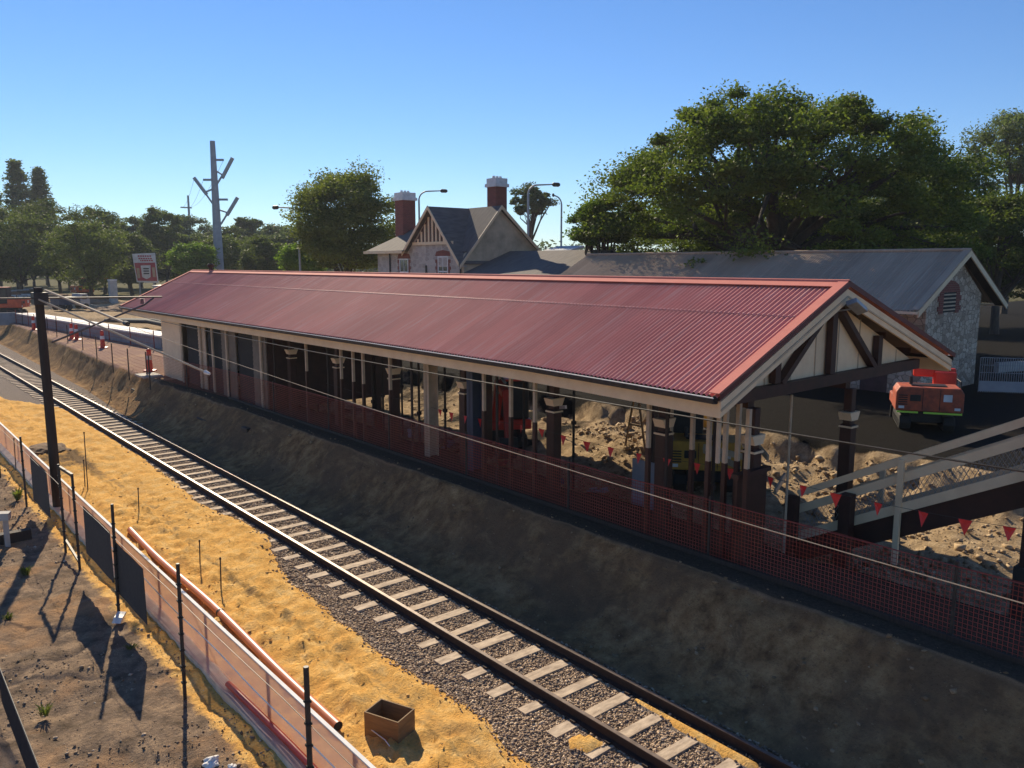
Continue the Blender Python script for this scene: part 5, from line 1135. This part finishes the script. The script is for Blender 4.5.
# leaning trestle and boards in the pit
o = thing('timber_trestle', 'thin timber A frame trestle standing on the rubble', 'trestle', (18, 13, 0)); c = on_x(636, 410, 18.5)
for dx in (-.42, .42): MB().bar((c.x, c.y+dx, hz(c.x, c.y)), (c.x, c.y, 2.6), .05, .05).build('leg', M['plywood'], o)
MB().bar((c.x, c.y-.25, 1.3), (c.x, c.y+.25, 1.3), .04, .05).build('cross_bar', M['plywood'], o)
o = MB().bar(on_x(548, 408, 19), on_x(566, 407, 18.6), .06, .12).build('loose_pipe', M['white']); tag(o, 'short white pipe lying atop the rubble heap', 'pipe')
p = on_x(645, 470, 13.2); o = MB().box(13.18, 13.22, p.y-.35, p.y+.35, .35, 1.95).build('grey_hoarding', M['grey_wall']); tag(o, 'upright grey sheet leaning at the pit edge by the pennants', 'panel')
for i, (px, py) in enumerate(((775, 492), (768, 458), (735, 465), (748, 458))):
    p = on_x(px, py, 16.5); a_ = R(30*i+20); o = MB().bar((p.x, p.y, max(hz(p.x, p.y)+.05, p.z)), (p.x+math.cos(a_)*1.1, p.y+math.sin(a_)*1.1, max(hz(p.x, p.y)+.05, p.z)+.15), .05, .14).build('loose_board', M['cream_grey'])
    tag(o, ['pale loose board at the foot of the stair', 'loose board behind the first canopy column', 'loose board lowest in the pit by the corner props', 'loose board tilted over others near the corner props'][i], 'board')

lit = [(505, 432, 'orange_rusty'), (560, 436, 'blue_paint'), (598, 462, 'galv'), (660, 470, 'white'), (470, 425, 'plywood'), (447, 408, 'galv'), (410, 400, 'white')]
for i, (px, py, mt) in enumerate(lit):
    p = on_x(px, py, 15.4); a_ = R(37*i+15); b_ = MB(); T = Matrix.Translation((p.x, p.y, hz(p.x, p.y)+.03)) @ Matrix.Rotation(a_, 4, 'Z') @ Matrix.Rotation(R(6+3*i), 4, 'Y')
    b_.box(-.35, .35, -.09, .09, 0, .05, T); b_.box(-.3, -.2, -.12, .12, .052, .12, T); b_.box(.1, .2, -.12, .12, .052, .12, T); o = b_.build('battened_offcut', M[mt], bevel=.006)
    tag(o, ['rust coloured battened offcut in front of the orange digger', 'dark blue offcut left of the rubble heap', 'grey metal offcut at the foot of the rubble heap', 'white offcut beside the upright grey sheet', 'brown timber offcut under the middle of the canopy', 'grey offcut right of the wide grey stanchion', 'white offcut left of the wide grey stanchion'][i], 'offcut')
# ------------------------------------------------------------------ far left platform: wall, bollards, pipes, billboard...
pw = thing('platform_wall', 'grey wall with brilliant white top edge along the far platform', 'wall', (12.3, 60, 1.1))
A_ = Vector((15.0, 50.5, 1.1)); B_ = Vector((12.3, 82, 1.1)); d = (B_-A_).normalized(); n_ = Vector((-d.y, d.x, 0))*-1
MB().bar(A_+Vector((0, 0, .30)), B_+Vector((0, 0, .30)), .22, .85).build('wall_face', M['grey_wall'], pw)
MB().bar(A_+Vector((.5, 0, .775)), B_+Vector((.5, 0, .775)), 1.4, .09).build('coping', M['white_concrete'], pw)
MB().bar(B_+Vector((0, 0, .35)), B_+Vector((-16, 3, .35)), .2, 1.1).build('return_wall', M['grey_wall'], pw)
net_w = thing('orange_net_screen', 'orange plastic net hung on pickets before the white topped wall', 'net', (12, 60, 1.1))
net('net', [(14.5, 50.5, 1.12), (12.0, 81, 1.12)], .02, .95, .3, .018, M['orange_net'], net_w)
for i in range(9): t = i/8; MB().box(14.48-t*2.5, 14.53-t*2.5, 50.5+t*30.5, 50.55+t*30.5, 1.05, 2.25).build('picket', M['orange_net'], net_w)
def bollard(p, lab):
    t = thing('traffic_bollard', lab, 'bollard', (p.x, p.y, 1.12), group='orange bollards on the far platform')
    MB().lathe((p.x, p.y, 1.1), [(.30, 0), (.30, .06), (.14, .09), (.10, .95), (.12, 1.0), (.05, 1.08)], 12).build('body', M['red_machine'], t, smooth=False)
    MB().lathe((p.x, p.y, 1.1), [(.132, .55), (.118, .75)], 12).build('reflective_band', M['white'], t)
for (px, py), lab in zip(((103, 348), (72, 339), (77, 340), (150, 371), (34, 330)), ('orange bollard in the middle of the far platform', 'left one of a pair of orange bollards', 'right one of a pair of orange bollards', 'orange bollard closest to the boarded station room', 'orange bollard furthest left by the mast')): bollard(on_z(px, py, 1.1), lab)
for i in range(4):
    pts_ = [(16.6+i*.4, 51+i, 1.5+.1*i), (17.5+i*.3, 56, 2.0+.15*math.sin(i)), (18.0+i*.4, 64, 1.9), (17.0+i*.4, 72, 1.6)]
    o = MB().tube(pts_, .16, 8).build('drain_hose', M['rubber'], smooth=True); tag(o, ['black drain hose nearest the boarded room beyond the platform wall', 'second black drain hose beyond the platform wall', 'third black drain hose beyond the platform wall', 'black drain hose farthest behind the platform wall'][i], 'hose', 'black hoses piled beyond the platform wall')
x, y = at_d(146, 118); bb = thing('billboard', 'white billboard with red figures and lettering near the red roof end', 'billboard', (x, y, 1)); s = 118/FOC; B = Vector((x, y, 0))
dn_ = Vector((math.sin(YAW), math.cos(YAW), 0)); dn_ = Vector((B.x, B.y, 0)).normalized(); rt = Vector((dn_.y, -dn_.x, 0)); tl = math.radians(3)
def bpt(u, v, d_=0): return B+rt*(u*s)-dn_*d_+Vector((0, 0, CAM_H+(264-v)*s))
def bquad(name, us, vs4, mat, d_, parent):
    P = [bpt(u, v, d_) for u, v in zip(us, vs4)]; Q = [p+dn_*.02 for p in P]; n = len(P)
    MB().add(P+Q, [tuple(range(n)), tuple(range(2*n-1, n-1, -1))]+[(i, (i+1) % n, (i+1) % n+n, i+n) for i in range(n)]).build(name, mat, parent)
bquad('board', (-12, 9, 10.5, -9.5), (254, 253, 283, 282), M['white'], .12, bb)
RD = simple('sign_red', (.48, .08, .09), (.38, .06, .07), 2, .6, bmp=0)
bquad('red_panel', (-10.5, 8.2, 9.3, -8.5), (263, 262.5, 281, 280.5), RD, .145, bb); bquad('white_shield', (-5, 4, 3.4, -.3, -4.2), (265.5, 265.2, 277, 279, 277), M['white'], .17, bb)
bquad('white_emblem', (-9, -6.3, -6.2, -8.6), (268, 268, 278, 278), M['cream_grey'], .17, bb); bquad('white_emblem', (5.2, 7.8, 8, 5.5), (267.5, 267.3, 277, 277), M['cream_grey'], .17, bb)
bl = MB()
for k, (u0, u1, v) in enumerate(((-7, 4.5, 256.2), (-6.5, 5.5, 258.6), (-5, 5, 260.6))):
    u = u0
    while u < u1: wl_ = .9+.7*((k*7+int(u*10)) % 3)/2; P = [bpt(u, v-.7, .15), bpt(u+wl_, v-.7, .15), bpt(u+wl_, v+.7, .15), bpt(u, v+.7, .15)]; bl.add(P, [(0, 1, 2, 3)]); u += wl_+.5
bl.build('red_lettering', RD, bb, fix=False)
bl = MB()
for v in (268, 270.4, 272.8): bl.add([bpt(-2.8, v, .2), bpt(2.4, v, .2), bpt(2.4, v+1.2, .2), bpt(-2.8, v+1.2, .2)], [(0, 1, 2, 3)])
bl.build('dark_lettering', M['steel_dark'], bb, fix=False)
for u in (-7, 6): a = bpt(u, 282, -.0); MB().box(a.x-.09, a.x+.09, a.y-.09, a.y+.09, .5, a.z).build('post', M['galv'], bb)
x, y = at_d(111, 100); o = thing('concrete_pillar', 'pale concrete pillar standing below the dark trees', 'pillar', (x, y, 1)); MB().box(x-.42, x+.42, y-.42, y+.42, .8, 4.15).build('shaft', M['concrete'], o); MB().box(x-.46, x+.46, y-.46, y+.46, 4.15, 4.28).build('cap', M['white_concrete'], o)
# site cabins, trucks and parked cars far left
def car(x, y, rz, col, lab, sc_=1):
    t = thing('parked_car', lab, 'car', (0, 0, 0), group='cars parked under the far left trees')
    b = MB(); b.prism([(-2.1, .3), (2.1, .3), (2.15, .75), (1.3, .9), (-2.0, .95), (-2.15, .7)], 'y', -.85, .85); b.build('body', M[col], t, bevel=.06)
    g = MB(); g.prism([(-1.7, .93), (1.1, .9), (.5, 1.42), (-1.3, 1.42)], 'y', -.75, .75); g.build('cabin_glass', M['glass'], t); MB().prism([(-1.32, 1.42), (.52, 1.42), (.4, 1.48), (-1.2, 1.48)], 'y', -.72, .72).build('car_roof', M[col], t)
    for sx in (-1.3, 1.3):
        for sy in (-.8, .8): MB().tube([(sx, sy-.1, .32), (sx, sy+.1, .32)], .32, 12).build('wheel', M['rubber'], t)
    t.location = (x, y, 1.0); t.rotation_euler = (0, 0, rz); t.scale = (sc_,)*3
for px, D, col, rz, lab in ((8, 112, 'white', .3, 'white car parked at the far left edge under the trees'), (21, 116, 'white', .3, 'second white car under the far left trees'), (33, 122, 'galv_paint', .4, 'silver car parked beneath the pines'), (3, 95, 'grey_wall', .2, 'grey car nearer the spoil at far left')):
    x, y = at_d(px, D); car(x, y, rz, col, lab)
x, y = at_d(170, 105); o = thing('site_cabin', 'long white site cabin behind the billboard', 'cabin', (x, y, 1))
T = Matrix.Translation((x, y, 0)) @ Matrix.Rotation(-YAW, 4, 'Z'); mb = MB(); mb.box(-1.8, 4.2, -1.2, 1.2, 1.1, 3.3, T); mb.build('wall', M['white'], o); mb = MB(); mb.box(-2, 4.4, -1.35, 1.35, 3.3, 3.45, T); mb.build('roof', M['galv_paint'], o)
x, y = at_d(66, 88); o = thing('blue_truck', 'small blue tipper truck between the far excavators', 'truck', (0, 0, 0))
mb = MB(); mb.prism([(-2.2, .8), (1.0, .8), (1.0, 1.0), (1.0, 1.9), (-2.2, 1.9)], 'y', -1.0, 1.0); mb.build('tipper_body', M['blue_paint'], o); mb = MB(); mb.prism([(1.15, .6), (2.7, .6), (2.7, 1.4), (2.3, 2.3), (1.15, 2.35)], 'y', -.95, .95); c_ = mb.build('cab', M['galv_paint'], o, bevel=.05); MB().box(1.5, 2.2, -.96, .96, 1.5, 2.1).build('side_window', M['glass'], c_)
for sx in (-1.6, -.6, 2.0):
    for sy in (-.85, .85): MB().tube([(sx, sy-.13, .45), (sx, sy+.13, .45)], .45, 12).build('wheel', M['rubber'], o)
o.location = (x, y, hz(x, y)); o.rotation_euler = (0, 0, .4); o.scale = (.75,)*3
# heaps of spoil
hp = [((50, 303), 3.2, 'spoil heap behind the head of the timber mast'), ((125, 312), 2.6, 'brown spoil heap beyond the white topped wall'), ((20, 306), 3.5, 'wide spoil heap at the far left'), ((95, 306), 2.4, 'low orange spoil heap left of the red roof end')]
for i, ((px, py), r_, lab) in enumerate(hp):
    p = on_z(px, py, 1.0); lump('spoil_heap', (p.x, p.y, .9), r_, 'pitdirt' if 'pitdirt' in M else (M.setdefault('pitdirt', simple('pitdirt', (.36, .22, .12), (.20, .12, .07), 2, .95, bmp=.6, fine=8, bdist=.1)) and 'pitdirt'), lab, 'spoil heap', 20+i, (1.6, 1, .33))

# ------------------------------------------------------------------ right edge: kerb, road, blue mesh fence
kw = thing('kerb_wall', 'low pale kerb wall beyond the stone building on the right', 'wall', (45, 16, 1)); a = on_z(996, 372, 1.1); b = on_z(1100, 366, 1.1)
a.z = b.z = 1.1; MB().bar(a+Vector((0, 0, .2)), b+Vector((0, 0, .2)), .3, .5).build('kerb', M['concrete'], kw)
bf = thing('blue_grey_fence', 'pale blue grey hoarding with wire mesh at the right edge', 'fence', (36, 8, 1)); a = on_z(978, 392, 1.1); b = on_z(1120, 397, 1.1); a.z = b.z = 1.1
MB().bar(a+Vector((0, 0, .25)), b+Vector((0, 0, .25)), .06, .42).build('hoarding', M['fence_blue'], bf)
mb = MB(); d = b-a; n = 60
for i in range(n): p = a.lerp(b, i/n); mb.box(p.x-.012, p.x+.012, p.y-.012, p.y+.012, 1.1, 2.5)
for z in (1.9, 2.2, 2.5): mb.bar((a.x, a.y, z), (b.x, b.y, z), .02, .02)
mb.build('wire_mesh', M['galv'], bf)
rd = MB(); rd.box(38.5, 75, -12, 30, 1.0, 1.115); 
p = on_z(935, 470, .6)

hb = MB().box(-480, 520, -120, 480, -2.0, 52).build('haze', bpy.data.materials.new('haze')); tag(hb, kind='stuff')
hm = hb.data.materials[0]; hm.use_nodes = True; hn = hm.node_tree; hn.nodes.remove(hn.nodes['Principled BSDF'])
pv = hn.nodes.new('ShaderNodeVolumePrincipled'); pv.inputs['Color'].default_value = (.80, .88, 1, 1); pv.inputs['Density'].default_value = .00026; pv.inputs['Anisotropy'].default_value = .2
hn.links.new(pv.outputs[0], hn.nodes['Material Output'].inputs['Volume'])
